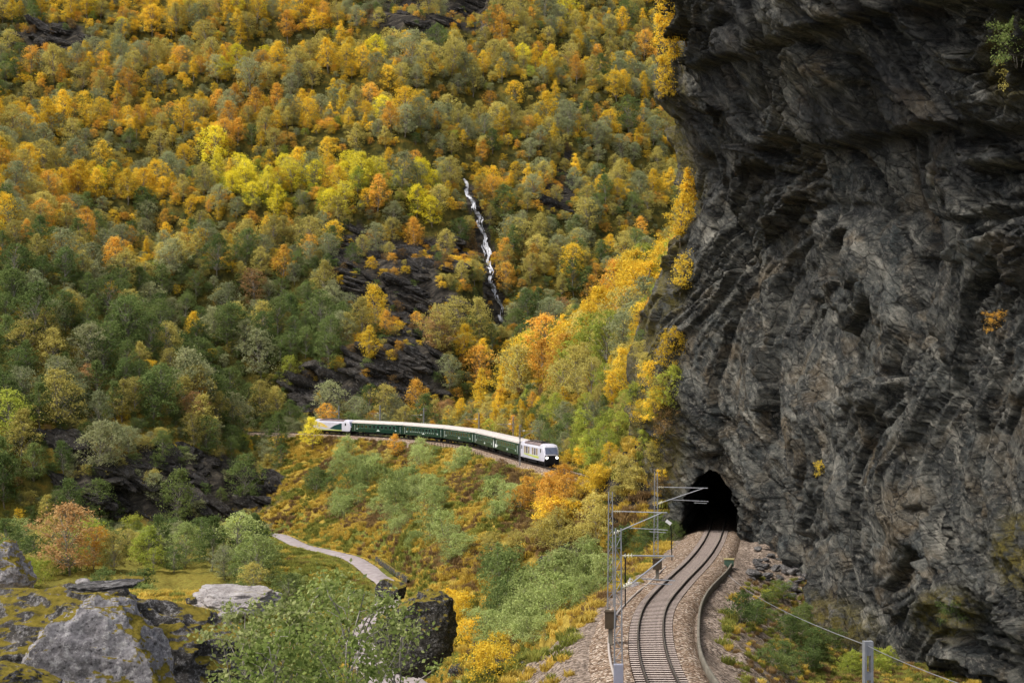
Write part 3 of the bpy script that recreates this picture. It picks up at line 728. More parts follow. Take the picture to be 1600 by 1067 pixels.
def make_proto(kind, geo):
    tr, V, Fq = geo
    p = Proto(); p.kind = kind
    p.trunk = tr.mesh('trunk', BARK, smooth=True)
    p.crown = np_mesh('crown', V, Fq, LEAF[kind])
    # joined form for the scatter
    n0 = len(p.trunk.vertices); tv = np.empty(n0 * 3, np.float32); p.trunk.vertices.foreach_get('co', tv)
    bm = bmesh.new(); bm.from_mesh(p.trunk); bm.from_mesh(p.crown)
    me = bpy.data.meshes.new('plant'); 
    nf = len(p.trunk.polygons)
    bm.faces.ensure_lookup_table()
    for f in bm.faces: f.material_index = 0 if f.index < nf else 1
    bm.to_mesh(me); bm.free(); me.materials.append(BARK); me.materials.append(LEAF[kind])
    p.idx = len(PROTOS); p.obj = bpy.data.objects.new('plant_%03d' % p.idx, me); PROTO_COL.objects.link(p.obj)
    p.h = float(V[:, 2].max()); p.w = float(np.percentile(np.hypot(V[:, 0], V[:, 1]), 95) * 2)
    PROTOS.append(p); return p
TREE_GEOS = [plant_geo(100 + i, 11.0, w, cb, sh, int(ncl * 1.5), 58, 0.30, 1, 0.05, cl * .9) for i, (w, cb, sh, ncl, cl) in enumerate([
    (5.6, .20, 'birch', 40, .17), (6.6, .16, 'birch', 46, .15), (8.2, .14, 'round', 54, .13), (7.4, .10, 'round', 48, .15), (4.6, .2, 'spire', 34, .2), (9.0, .12, 'dome', 56, .13)])]
TREES = {k: [make_proto(k, TREE_GEOS[i]) for i in ids] for k, ids in {
    'gold': (0, 1, 2, 4), 'orange': (0, 1, 3, 2), 'olive': (1, 2, 3, 5), 'grey': (2, 3, 5), 'green': (2, 3, 5, 1), 'lemon': (1, 2, 3), 'brown': (2, 3), 'lime': (3, 5), 'willow': (2, 3, 5)}.items()}
BUSH_GEOS = [plant_geo(200 + i, h, w, .06, 'dome', ncl, 70, lf, 5, .05, cl, .7) for i, (h, w, ncl, lf, cl) in enumerate([
    (3.2, 3.6, 40, .16, .15), (2.6, 3.8, 40, .15, .15), (4.2, 3.8, 46, .18, .15)])]
BUSH = {k: [make_proto(k, q) for q in BUSH_GEOS] for k in ('willow', 'gold', 'olive', 'green', 'orange', 'lime', 'bracken', 'grey')}
def tuft_geo(seed, h, w, n, leaf):
    rng = np.random.default_rng(seed); V = []; Fq = []
    a = rng.uniform(0, 6.28, n); r = w * .5 * np.sqrt(rng.uniform(0, 1, n)); ln = rng.uniform(.2, .9, n) * h; hh = h * rng.uniform(.45, 1.0, n); b = rng.uniform(0, 6.28, n)
    base = np.stack([np.cos(a) * r, np.sin(a) * r, 0 * r - .1], 1); mid = base + np.stack([np.cos(b) * ln * .3, np.sin(b) * ln * .3, hh * .7], 1)
    tip = base + np.stack([np.cos(b) * ln, np.sin(b) * ln, hh], 1); side = np.stack([-np.sin(b), np.cos(b), 0 * b], 1) * leaf
    V = np.stack([base - side, base + side, mid + side * .8, mid - side * .8, tip + side * .15, tip - side * .15], 1).reshape(-1, 3)
    i = np.arange(n)[:, None] * 6
    Fq = np.concatenate([i + np.array([[0, 1, 2, 3]]), i + np.array([[3, 2, 4, 5]])])
    return MB().tube([(0, 0, -.1), (0, 0, .05)], .01, 3), V, Fq
TUFTS = {k: [make_proto(k, tuft_geo(300 + i, .9, 1.5, 90, .05)) for i in range(2)] for k in ('straw', 'bracken', 'grass')}

def scatter_object(name, pts, idx, rot, scl, label, cat=None):
    me = bpy.data.meshes.new(name); me.vertices.add(len(pts)); me.vertices.foreach_set('co', np.asarray(pts, np.float32).ravel())
    for nm, ty, arr in (('idx', 'INT', np.asarray(idx, np.int32)), ('rot', 'FLOAT', np.asarray(rot, np.float32)), ('scl', 'FLOAT', np.asarray(scl, np.float32))):
        a = me.attributes.new(nm, ty, 'POINT'); a.data.foreach_set('value', arr)
    o = obj(name, me); tag(o, label, None, kind='stuff')
    ng = bpy.data.node_groups.new(name, 'GeometryNodeTree')
    ng.interface.new_socket('Geometry', in_out='INPUT', socket_type='NodeSocketGeometry'); ng.interface.new_socket('Geometry', in_out='OUTPUT', socket_type='NodeSocketGeometry')
    N = ng.nodes; Lk = ng.links
    gi = N.new('NodeGroupInput'); go = N.new('NodeGroupOutput'); ci = N.new('GeometryNodeCollectionInfo'); iop = N.new('GeometryNodeInstanceOnPoints')
    ci.inputs['Collection'].default_value = PROTO_COL; ci.inputs['Separate Children'].default_value = True; ci.inputs['Reset Children'].default_value = True
    def na(nm, ty):
        n_ = N.new('GeometryNodeInputNamedAttribute'); n_.data_type = ty; n_.inputs['Name'].default_value = nm; return n_.outputs['Attribute']
    cx = N.new('ShaderNodeCombineXYZ'); Lk.new(na('rot', 'FLOAT'), cx.inputs['Z'])
    e2r = N.new('FunctionNodeEulerToRotation'); Lk.new(cx.outputs[0], e2r.inputs[0])
    Lk.new(gi.outputs[0], iop.inputs['Points']); Lk.new(ci.outputs[0], iop.inputs['Instance']); iop.inputs['Pick Instance'].default_value = True
    Lk.new(na('idx', 'INT'), iop.inputs['Instance Index']); Lk.new(e2r.outputs[0], iop.inputs['Rotation']); Lk.new(na('scl', 'FLOAT'), iop.inputs['Scale'])
    Lk.new(iop.outputs[0], go.inputs[0])
    md = o.modifiers.new('scatter', 'NODES'); md.node_group = ng
    return o
def plant(name, proto, loc, scl, rot, label, cat, group=None, leaf_name='crown', trunk_name='trunk'):
    r = thing(name, label, cat, loc, (0, 0, rot), group); r.scale = scl if hasattr(scl, '__len__') else (scl,) * 3
    obj(trunk_name, proto.trunk, r); obj(leaf_name, proto.crown, r)
    return r

# visibility buffer over the photo (4 px cells): nearest depth of the ground / cliff
BW, BH = 400, 267
ZB = np.full((BH, BW), 1e9)
def splat(px, py, d):
    i = (px / 4).astype(int); j = (py / 4).astype(int); ok = (i >= 0) & (i < BW) & (j >= 0) & (j < BH)
    np.minimum.at(ZB, (j[ok], i[ok]), d[ok])
splat(CPX[~CIN].ravel(), CPY[~CIN].ravel(), CV[..., 1][~CIN].ravel())
_k = np.arange(-2, 1604, 3.0); _d = np.geomspace(15, 880, 1500); _D, _K = np.meshgrid(_d, _k)
_X = (_K - 800) / F * _D; _Z = ground_z(_X, _D); _px, _py = proj(_X, _D, _Z); splat(_px.ravel(), _py.ravel(), _D.ravel())
_m = np.minimum.accumulate(ZB[::1], 0)

# ---- the forest on the valley walls
KN = ['gold', 'orange', 'olive', 'grey', 'green', 'lemon', 'brown', 'lime']
def kind_weights(px, py):
    top = np.array([.42, .13, .25, .16, .02, .02, .00, .0]); topr = np.array([.22, .10, .36, .26, .04, .02, .00, .0])
    midw = np.array([.18, .12, .32, .16, .2, .02, .00, .0]); low = np.array([.02, .01, .14, .18, .60, .0, .02, .03])
    gul = np.array([.10, .14, .34, .20, .2, .0, .02, .0])
    a = float(sm(520, 620, px)); w = top * (1 - a) + topr * a
    wob = 40 * math.sin(px / 70.0)
    b = float(sm(300, 380, py + wob * .4)); w = w * (1 - b) + (midw if px < 560 else gul) * b
    c = float(sm(390, 450, py + wob * .5)); 
    if px < 560: w = w * (1 - c) + low * c
    e = ((px - 480) / 150) ** 2 + ((py - 285) / 45) ** 2
    f = ((px - 640) / 60) ** 2 + ((py - 300) / 45) ** 2
    if min(e, f) < 1: w = w * .55 + np.array([.05, 0, 0, 0, 0, .55, 0, .05])
    if px < 60 and py < 150: w = w * .4 + np.array([0, 0, .2, .2, .3, 0, 0, 0])
    return w / w.sum()
rng = np.random.default_rng(21)
cand = []
for yy in np.arange(336, 700, 5.0):
    for xx in np.arange(-260, 190, 5.0):
        cand.append((xx + rng.uniform(-2.6, 2.6), yy + rng.uniform(-2.6, 2.6)))
C = np.array(cand); cz = ground_z(C[:, 0], C[:, 1]); cpx, cpy = proj(C[:, 0], C[:, 1], cz)
ss = bil(S_R, C[:, 0], C[:, 1]); bl = bil(bsl, C[:, 0], C[:, 1])
ts_ = bil(TS_R, C[:, 0], C[:, 1])
uph = ((ss > 7.0) | (bl > 1.0)) & (np.abs(ss) > 5.5) & ~((C[:, 0] > -60) & (ss < 0))
inview = (cpx > -60) & (cpx < 1130) & (cpy > -20) & (cpy < 900)
ridge_zone = (C[:, 1] < 350 - 0.7 * C[:, 0] + 14) & (C[:, 0] > -34)       # handled separately below
rk = ell(cpx, cpy - 8, ROCKZ)
clump = fbm(C[:, 0] / 16, C[:, 1] / 16, 0 * cz, 2, 77)
WF = [(726, 284), (733, 310), (745, 335), (752, 365), (761, 395), (764, 430), (768, 455), (779, 475), (785, 505)]
wfd = np.min([np.hypot(cpx - a, (cpy - 24 - b) * .45) for a, b in WF], 0)
keep = uph & inview & ~ridge_zone & (rng.uniform(0, 1, len(C)) > rk * 0.84) & (rng.uniform(0, 1, len(C)) < 0.86 + .4 * clump) & (wfd > 15)
C, cz, cpx, cpy = C[keep], cz[keep], cpx[keep], cpy[keep]
forest = []
for (x, y), z, px, py in zip(C, cz, cpx, cpy):
    sz = float(np.clip(rng.normal(.78, .24), .36, 1.5)) * (1.12 if py > 430 else 1.0)
    py_c = py - 0.55 * 11 * sz * F / y
    k = KN[rng.choice(8, p=kind_weights(px, py_c))]
    ps = TREES[k]; forest.append((x, y, z, sz, rng.uniform(0, 6.28), ps[rng.integers(len(ps))], px, py))
# what each tree shows: paint crowns near to far
forest.sort(key=lambda t: t[1])
OCC = np.zeros((BH, BW), bool); show = []
for (x, y, z, sz, r, p, px, py) in forest:
    s_ = F / y; cw = .42 * p.w * sz * s_ / 4; ch = .40 * p.h * sz * s_ / 4; cx, cy = px / 4, (py - .58 * p.h * sz * s_) / 4
    i0, i1, j0, j1 = int(max(0, cx - cw)), int(min(BW, cx + cw + 1)), int(max(0, cy - ch)), int(min(BH, cy + ch + 1))
    if i1 <= i0 or j1 <= j0: show.append(0); continue
    sub = OCC[j0:j1, i0:i1]; jj, ii = np.mgrid[j0:j1, i0:i1]
    m = (((ii + .5 - cx) / cw) ** 2 + ((jj + .5 - cy) / ch) ** 2 < 1)
    vis = m & ~sub & (ZB[j0:j1, i0:i1] > y - 25)
    show.append(int(vis.sum())); sub |= m
order = np.argsort(show)[::-1]
GROUPS = {'gold': ('birch_tree', 'golden yellow autumn birch in the forest on the far hillside', 'golden birches on the far hillside'),
          'orange': ('birch_tree', 'burnt orange autumn tree in the forest on the far hillside', 'orange trees on the far hillside'),
          'olive': ('deciduous_tree', 'dull olive tree in the forest on the far hillside', 'olive trees on the far hillside'),
          'grey': ('deciduous_tree', 'grey-green thinning tree in the forest on the far hillside', 'grey-green trees on the far hillside'),
          'green': ('alder_tree', 'dark green alder in the forest on the far hillside', 'green alders on the far hillside'),
          'lemon': ('birch_tree', 'bright lemon yellow tree in the forest on the far hillside', 'lemon yellow trees on the far hillside'),
          'brown': ('deciduous_tree', 'brown withering tree in the forest on the far hillside', 'brown trees on the far hillside'),
          'lime': ('deciduous_tree', 'lime green tree in the forest on the far hillside', 'lime green trees on the far hillside')}
single = set(); nk = {}
for i in order:
    k = forest[i][5].kind
    if show[i] < 14 or len(single) >= 520: continue
    if nk.get(k, 0) >= {'olive': 95, 'grey': 80}.get(k, 200): continue
    nk[k] = nk.get(k, 0) + 1; single.add(int(i))
for i in sorted(single):
    x, y, z, sz, r, p, px, py = forest[i]; nm, lb, gr = GROUPS[p.kind]
    plant(nm, p, (x, y, z - .1), sz, r, lb, 'tree', gr)
rest = [forest[i] for i in range(len(forest)) if i not in single]
scatter_object('distant_wood', [t[:3] for t in rest], [t[5].idx for t in rest], [t[4] for t in rest], [t[3] for t in rest], 'dense mixed autumn wood filling in the valley walls')
print('forest', len(forest), 'single', len(single), nk)

# ---- undergrowth on the valley walls
pts = []; idx = []; scl = []
ux = rng.uniform(-250, 150, 26000); uy = rng.uniform(336, 640, 26000); uz = ground_z(ux, uy); upx, upy = proj(ux, uy, uz)
us_ = bil(S_R, ux, uy); ub = bil(bsl, ux, uy); urk = ell(upx, upy, ROCKZ); uwf = np.min([np.hypot(upx - a, (upy - 5 - b) * .6) for a, b in WF], 0)
for i in range(len(ux)):
    if not (-30 < upx[i] < 1100 and -10 < upy[i] < 880): continue
    if not ((us_[i] > 5 or ub[i] > 1.5) and abs(us_[i]) > 5): continue
    if rng.uniform() < urk[i] * .72 or uwf[i] < 9: continue
    w = kind_weights(upx[i], upy[i]); k = KN[rng.choice(8, p=w)]
    if urk[i] > .3: k = (['orange', 'olive', 'bracken', 'green', 'gold'] if upy[i] < 640 else ['green', 'green', 'olive', 'grey', 'olive'])[rng.integers(5)]
    k = {'lemon': 'lime', 'brown': 'bracken'}.get(k, k)
    b = BUSH[k][rng.integers(3)]; pts.append((ux[i], uy[i], uz[i])); idx.append(b.idx); scl.append(rng.uniform(.45, 1.05))
for i in range(900):
    x, y = rng.uniform(-130, -20), rng.uniform(205, 352); z = float(ground_z(np.array([x]), np.array([y]))[0]); px, py = map(float, proj(x, y, z))
    if px < -20 or px > 620 or float(bil(RS_R, x, y)) < 5 or float(bil(bsl, x, y)) > 0 or float(fbm(np.array([x / 14]), np.array([y / 14]), np.array([0.]), 2, 8)[0]) < -.05: continue
    if (235 < px < 335 and y < 262) or px > 425: continue
    k = ['green', 'green', 'willow', 'grey', 'olive', 'lime'][rng.integers(6)]; b = BUSH[k][rng.integers(3)]; pts.append((x, y, z)); idx.append(b.idx); scl.append(rng.uniform(.6, 1.5))
scatter_object('undergrowth', pts, idx, rng.uniform(0, 6.28, len(pts)), scl, 'shrubs and saplings under the trees of the valley walls')
print('undergrowth', len(pts))

# ---- ridge behind the train: golden birches on the crest, green thicket below
rng = np.random.default_rng(5)
def by_pixel(px, py, dlo, dhi):
    """where the sight line through a photo pixel meets the ground"""
    d = np.arange(dlo, dhi, .25); x = (px - 800) / F * d; z = (HOR - py) / F * d
    h = ground_z(x, d) - z; k = np.argmax(h > 0)
    return (float(x[k]), float(d[k]), float(ground_z(x[k:k + 1], d[k:k + 1])[0])) if h[k] > 0 else None
rid = []
for yy in np.arange(215, 372, 4.6):
    for xx in np.arange(-30, 75, 4.6):
        x, y = xx + rng.uniform(-2, 2), yy + rng.uniform(-2, 2)
        s_ = float(bil(S_R, x, y)); yc_ = 350 - .7 * x
        if s_ < 6.5 or y > yc_ + 12 or (x > 12 and y < 214): continue
        if float(bil(TS_R, x, y)) < S_EXIT + 4 and s_ < 9: continue
        z = float(ground_z(np.array([x]), np.array([y]))[0]); px, py = map(float, proj(x, y, z))
        if px > 1120 or px < 640: continue
        crest = y > yc_ - 34 + rng.normal(0, 8)
        if crest: k = rng.choice(['gold', 'gold', 'orange', 'gold', 'olive', 'gold', 'lime'])
        elif px > 900: k = rng.choice(['lime', 'olive', 'gold', 'grey', 'green', 'olive'])
        else: k = rng.choice(['green', 'green', 'grey', 'green', 'olive', 'lime'])
        near_track = s_ < 16
        sz = rng.uniform(.36, .6) if near_track else (rng.uniform(.8, 1.4) if crest else rng.uniform(.6, 1.05))
        rid.append((x, y, z, sz, rng.uniform(0, 6.28), TREES[k][rng.integers(len(TREES[k]))], crest))
NAMES_R = {'gold': 'golden birch', 'orange': 'orange birch', 'lemon': 'lemon yellow birch', 'lime': 'yellow-green tree', 'green': 'green alder', 'grey': 'grey-green tree', 'olive': 'olive tree'}
for (x, y, z, sz, r, p, crest) in rid:
    where = 'on the ridge crest beside the cliff, behind the train' if crest else 'in the thicket between the train and the ridge'
    plant('birch_tree' if crest else 'deciduous_tree', p, (x, y, z - .1), sz, r, NAMES_R[p.kind] + ' ' + where, 'tree', NAMES_R[p.kind] + ' ' + ('crest' if crest else 'thicket'))
print('ridge', len(rid))

# ------------------------------------------------------------------ train
P_GREEN = m_plain('dark green coach paint', lin(18, 50, 39), 0.35, 0, 0.1, 0.5, 0.8)
P_ROOF = m_plain('pale coach roof', lin(190, 183, 176), 0.6, 0, 0.07, 0.3, 0.5)
P_SILVER = m_plain('silver locomotive paint', lin(196, 194, 204), 0.4, 0.0, 0.06, 0.5, 0.7)
P_LROOF = m_plain('brown grey locomotive roof', lin(134, 118, 116), 0.7, 0, 0.2, 0.2, 1.2)
P_BLACK = m_plain('black running gear', lin(24, 24, 26), 0.7, 0.2, 0.2)
P_GLASS = m_plain('dark window glass', lin(26, 34, 36), 0.12, 0, 0.1, 0.6)
P_SCREEN = m_plain('windscreen glass', lin(96, 104, 124), 0.1, 0, 0.15, 0.8, 0.6)
P_FRAME = m_plain('pale green window frame', lin(104, 138, 116), 0.5, 0, 0.1)
P_PALE = m_plain('pale lettering paint', lin(206, 214, 206), 0.6, 0, 0.06)
P_YEL = m_plain('yellow wave paint', lin(222, 190, 40), 0.5, 0, 0.06)
P_LGRN = m_plain('yellow green stripe paint', lin(186, 196, 90), 0.5, 0, 0.08)
P_TEAL = m_plain('dark teal wave paint', lin(26, 62, 60), 0.5, 0, 0.06)
P_TAN = m_plain('tan picture panel', lin(160, 140, 104), 0.5, 0, 0.25, 0.3, 1.6)
P_DGREY = m_plain('dark grey panel', lin(92, 84, 82), 0.5, 0, 0.2)
P_WHITE = m_plain('white paint', lin(232, 230, 228), 0.6, 0, 0.05)
P_LAMP = m_emit('lit headlight', (1.0, 0.95, 0.82, 1), 9.0)
P_ORANGE = m_plain('orange sticker', lin(226, 140, 40), 0.6, 0, 0.05)
P_BROWNBOX = m_plain('dark brown painted box', lin(74, 62, 46), 0.8, 0, 0.2)
P_GREENBOX = m_plain('green painted box', lin(70, 92, 76), 0.7, 0, 0.15)
WOOD = m_plain('grey weathered wood', lin(104, 92, 78), 0.9, 0, 0.2, 0.1, 5.0)

def bogie_mesh(wb, r):
    m = MB()
    for sy in (-1, 1): m.box(-wb / 2 - .5, wb / 2 + .5, sy * 1.02 - .06, sy * 1.02 + .06, .38, .72)
    m.box(-.3, .3, -1.0, 1.0, .45, .8)
    return m.mesh('bogie', P_BLACK)
def wheelset_mesh(r):
    m = MB()
    for sy in (-1, 1): m.tube([(0, sy * .78 - .07, r), (0, sy * .78 + .07, r)], r, 18)
    m.tube([(0, -.8, r), (0, .8, r)], .08, 8); return m.mesh('wheelset', P_BLACK)
BOG_C, WH_C, BOG_L, WH_L = bogie_mesh(2.5, .45), wheelset_mesh(.45), bogie_mesh(3.0, .55), wheelset_mesh(.55)
WIN_ME = MB().box(-.58, .58, -.012, .012, -.44, .44).mesh('window', P_GLASS)
def frame_mesh(w, h, t, d, mat):
    m = MB()
    m.box(-w - t, -w, -d, d, -h - t, h + t); m.box(w, w + t, -d, d, -h - t, h + t); m.box(-w, w, -d, d, h, h + t); m.box(-w, w, -d, d, -h - t, -h)
    return m.mesh('frame', mat)
WFR_ME = frame_mesh(.58, .44, .06, .025, P_FRAME)
DOOR_ME = MB().box(-.42, .42, -.015, .015, -1.1, 1.1).mesh('door', P_GREEN)
DWIN_ME = MB().box(-.2, .2, -.012, .012, .15, .85).mesh('window', P_GLASS)
RAILH_ME = MB().tube([(0, 0, -.85), (0, 0, .75)], .05, 6).mesh('handrail', P_PALE)
EMB_ME = MB().prism([(-.95, .0), (-.35, .08), (-.1, .3), (.12, .3), (.35, .08), (.95, .0), (.4, -.1), (-.4, -.1)], 'y', -.008, .008).mesh('emblem', P_PALE)
LET_ME = MB().box(-.14, .14, -.008, .008, -.09, .09).mesh('lettering', P_PALE)
BUF_ME = MB().tube([(0, 0, 0), (.42, 0, 0), (.44, 0, 0)], [.1, .1, .1], 10).tube([(.44, 0, 0), (.5, 0, 0)], .24, 12).mesh('buffer', P_BLACK)
def loft(secs, cap=True):
    """secs: list of equal-length closed rings"""
    m = MB(); n = len(secs[0]); m.v = [tuple(p) for r in secs for p in r]
    for i in range(len(secs) - 1):
        for k in range(n):
            k2 = (k + 1) % n; m.f.append((i * n + k, i * n + k2, (i + 1) * n + k2, (i + 1) * n + k))
    if cap: m.f.append(tuple(range(n))[::-1]); m.f.append(tuple((len(secs) - 1) * n + k for k in range(n)))
    return m
def put(root, s_mid, half):
    a, b = Tat(s_mid + half), Tat(s_mid - half)       # a: far end, b: near end; local +x points to the near end
    d = b - a; c = (a + b) / 2
    root.location = c; root.rotation_euler = (0, -math.atan2(d.z, math.hypot(d.x, d.y)), math.atan2(d.y, d.x))
CL = 24.4
ROOFSEC = [(1.5 * math.cos(math.pi * k / 14), 3.3 + .78 * math.sin(math.pi * k / 14) ** .75) for k in range(15)]
def coach(label, style):
    r = thing('passenger_coach', label, 'train coach', group='green coaches of the train')
    h = CL / 2
    body = [(x, y * w, z) for x, w in ((0, 1),) for y, z in ()]
    ring = lambda x, w: [(x, -1.45 * w, 1.02), (x, -1.48 * w, 2.0), (x, -1.46 * w, 3.3), (x, 1.46 * w, 3.3), (x, 1.48 * w, 2.0), (x, 1.45 * w, 1.02)]
    loft([ring(-h, .96), ring(-h + .3, 1), ring(h - .3, 1), ring(h, .96)]).build('body', P_GREEN, r)
    rr = lambda x, w, z: [(x, y * w, 3.3 + (q - 3.3) * z) for y, q in ROOFSEC]
    loft([rr(-h - .02, .9, .7), rr(-h + .5, 1.01, 1), rr(h - .5, 1.01, 1), rr(h + .02, .9, .7)]).build('roof', P_ROOF, r, smooth=False)
    u = MB()
    u.box(-6, -1.5, -1.1, 1.1, .5, 1.0).box(-.6, 3.2, -1.2, 1.2, .45, 1.0).box(4, 6, -1.0, 1.0, .55, 1.0)
    u.build('underframe', P_BLACK, r)
    for x in (-8.6, 8.6):
        b = obj('bogie', BOG_C, r, (x, 0, 0))
        for q in (-1.25, 1.25): obj('wheelset', WH_C, b, (q, 0, 0))
    MB().box(h - .02, h + .36, -.75, .75, 1.1, 3.35).build('gangway', P_BLACK, r); MB().box(-h - .36, -h + .02, -.75, .75, 1.1, 3.35).build('gangway', P_BLACK, r)
    for sy in (-1, 1):
        xs = np.linspace(-8.6, 8.6, 10) if style != 'panorama' else np.linspace(-9, 9, 11)
        for x in xs:
            w = obj('window', WIN_ME, r, (x, sy * 1.478, 2.5)); obj('frame', WFR_ME, w)
        for x in (-10.9, 10.9):
            d = obj('door', DOOR_ME, r, (x, sy * 1.475, 2.15)); obj('window', DWIN_ME, d, (0, sy * .012, 0))
            obj('handrail', RAILH_ME, d, (.52, sy * .05, 0))
        obj('emblem', EMB_ME, r, (1.0, sy * 1.486, 1.55))
        for x in (-9.3, 9.3): obj('emblem', EMB_ME, r, (x, sy * 1.484, 1.75), scale=(.5, 1, .8))
        if style == 'lettered':
            for x in np.linspace(-7, 7, 13): obj('lettering', LET_ME, r, (x, sy * 1.487, 1.86))
    if style in ('swoosh_front', 'swoosh_back'):
        e = -1 if style == 'swoosh_front' else 1
        for sy in (-1,):
            MB().prism([(e * 11.9, 1.25), (e * 9.2, 1.75), (e * 10.6, 2.0), (e * 11.9, 2.1)] if e < 0 else [(11.9, 1.15), (11.2, 1.5), (11.4, 2.2), (11.9, 2.75)], 'y', sy * 1.50 - .006, sy * 1.50 + .006).build('emblem', P_WHITE, r)
    return r
LL = 18.5
def loco(label, front):
    """front: +x is a cab; both ends are cabs, the lit one faces the viewer on the leading machine"""
    r = thing('locomotive', label, 'locomotive')
    h = LL / 2
    def ring(x, w, zt_, zb=.95, k=1.0):
        pts = [(-1.46 * w, zb), (-1.5 * w, 1.6), (-1.5 * w, min(3.2, zt_ - .5)), (-1.32 * w, zt_ - .22), (-.9 * w, zt_ - .05 * k), (0, zt_), (.9 * w, zt_ - .05 * k), (1.32 * w, zt_ - .22), (1.5 * w, min(3.2, zt_ - .5)), (1.5 * w, 1.6), (1.46 * w, zb)]
        return [(x, y, z) for y, z in pts]
    mid_top = 3.72
    st = [(h - .02, .84, 2.15, 1.0), (h - .25, .9, 2.55, .97), (h - .55, .94, 3.15, .95), (h - .95, .97, 3.7, .95), (h - 1.5, 1.0, 4.02, .95), (h - 3.0, 1.0, 4.05, .95), (h - 3.3, 1.0, mid_top, .95)]
    secs = [ring(-x, w, z, b) for x, w, z, b in st] + [ring(x, w, z, b) for x, w, z, b in st[::-1]]
    loft(secs).build('body', P_SILVER, r)
    # roof with equipment between the cabs
    rf = MB().prism([(-1.28, mid_top - .1), (-1.2, mid_top + .16), (-.5, mid_top + .3), (.5, mid_top + .3), (1.2, mid_top + .16), (1.28, mid_top - .1)], 'x', -h + 3.32, h - 3.32).build('roof', P_LROOF, r)
    for x, w in ((-3.2, 1.5), (-.6, 1.3), (2.0, 1.6)): MB().box(x - w / 2, x + w / 2, -.75, .75, mid_top + .3, mid_top + .52).build('roof_hatch', P_DGREY, rf, bevel=.03)
    for e in (-1, 1):
        pm = MB(); bx = e * 4.7
        pm.box(bx - .7, bx + .7, -.7, .7, mid_top + .3, mid_top + .38)
        for sy in (-.45, .45): pm.tube([(bx - e * .6, sy, mid_top + .4), (bx + e * .75, sy * .6, mid_top + .62)], .03, 5)
        pm.tube([(bx + e * .75, -.8, mid_top + .66), (bx + e * .75, .8, mid_top + .66)], .035, 5)
        pm.build('pantograph', P_BLACK, r)
        # cab front: windscreen follows the rake of the nose
        sgn = e
        def nose(z): return np.interp(z, [2.15, 2.55, 3.15, 3.7], [h - .02, h - .25, h - .55, h - .95])
        z0, z1 = 2.28, 3.42; q = []
        for z, w in ((z0, 1.12), (z1, 1.08)):
            q.append((sgn * (nose(z) + .05), -w, z)); q.append((sgn * (nose(z) + .05), w, z))
        m = MB(); m.v = q + [(p[0] - sgn * .12, p[1], p[2] - .03) for p in q]
        m.f = [(0, 1, 3, 2), (4, 6, 7, 5), (0, 4, 5, 1), (2, 3, 7, 6), (0, 2, 6, 4), (1, 5, 7, 3)]
        wsn = m.build('windscreen', P_SCREEN, r)
        MB().tube([(sgn * (nose(2.45) + .07), .1, 2.4), (sgn * (nose(3.05) + .07), -.45, 3.05)], .02, 4).build('wiper', P_BLACK, wsn)
        MB().prism([(-1.28, .45), (-1.34, 1.0), (-1.25, 2.02), (1.25, 2.02), (1.34, 1.0), (1.28, .45)], 'x', sgn * (h - .35), sgn * (h + .05)).build('nose_skirt', P_BLACK, r)
        for sy in (-1, 1):
            lm = MB().tube([(0, 0, 0), (sgn * .07, 0, 0)], .19, 14).build('headlight', P_LAMP if (front and e > 0) else P_GLASS, r, loc=(sgn * (h + .05), sy * .92, 1.62))
            obj('buffer', BUF_ME, r, (sgn * (h + .04), sy * .87, 1.05), (0, 0, 0 if sgn > 0 else math.pi))
        MB().prism([(-1.2, .15), (-1.3, .5), (1.3, .5), (1.2, .15)], 'x', sgn * (h - .3), sgn * (h - .1)).build('snow_plough', P_BLACK, r)
    for sy in (-1, 1):
        for e in (-1, 1):
            MB().box(e * (h - 2.2) - .3, e * (h - 2.2) + .3, sy * 1.5 - .012, sy * 1.5 + .012, 2.45, 3.15).build('side_window', P_GLASS, r)
            d = MB().box(e * (h - 3.1) - .34, e * (h - 3.1) + .34, sy * 1.5 - .01, sy * 1.5 + .014, 1.1, 3.15).build('door', P_SILVER, r)
        y0, y1 = sorted((sy * 1.502, sy * 1.515)); y2, y3 = sorted((sy * 1.516, sy * 1.526))
        if front:
            for k, x in enumerate(np.linspace(-4.6, 4.3, 7)):
                MB().box(x - .52, x + .52, y0, y1, 1.85, 3.1).build('picture_panel', (P_TAN, P_DGREY, P_TAN, P_SILVER, P_TAN, P_DGREY, P_TAN)[k], r)
            MB().prism([(-5.4, 1.6), (-5.4, 1.78), (5.6, 1.7), (5.6, 1.3), (2, 1.38)], 'y', y0, y1).build('stripe', P_LGRN, r)
        else:
            MB().prism([(-9.0 + 2.4, 3.0), (-6.6, 3.25), (-3.8, 2.75), (-.8, 1.75), (-3.2, 2.2), (-5.0, 2.6)], 'y', y0, y1).build('wave', P_YEL, r)
            MB().prism([(-6.6, 2.35), (-6.6, 2.6), (-3.0, 2.1), (-1.2, 1.6), (-3.4, 1.9)], 'y', y2, y3).build('wave', P_YEL, r)
            MB().prism([(-.6, 1.5), (1.6, 2.35), (4.3, 2.95), (5.3, 3.1), (5.3, 1.25), (2.4, 1.3)], 'y', y0, y1).build('wave', P_TEAL, r)
            MB().box(-6.5, 5.3, y0, y1, 1.0, 1.2).build('stripe', P_LGRN, r)
    MB().box(-3.2, 3.2, -1.25, 1.25, .4, .95).build('underframe', P_BLACK, r)
    for x in (-5.6, 5.6):
        b = obj('bogie', BOG_L, r, (x, 0, .05))
        for q in (-1.5, 1.5): obj('wheelset', WH_L, b, (q, 0, -.05))
    return r
S_F = T_s_of_y(254.0, int(np.argmax(TS > S_EXIT)))
q = S_F + LL / 2 + .3
put(loco('silver locomotive with two lit headlights at the head of the train', True), q, 7)
q += LL / 2 + .45 + CL / 2
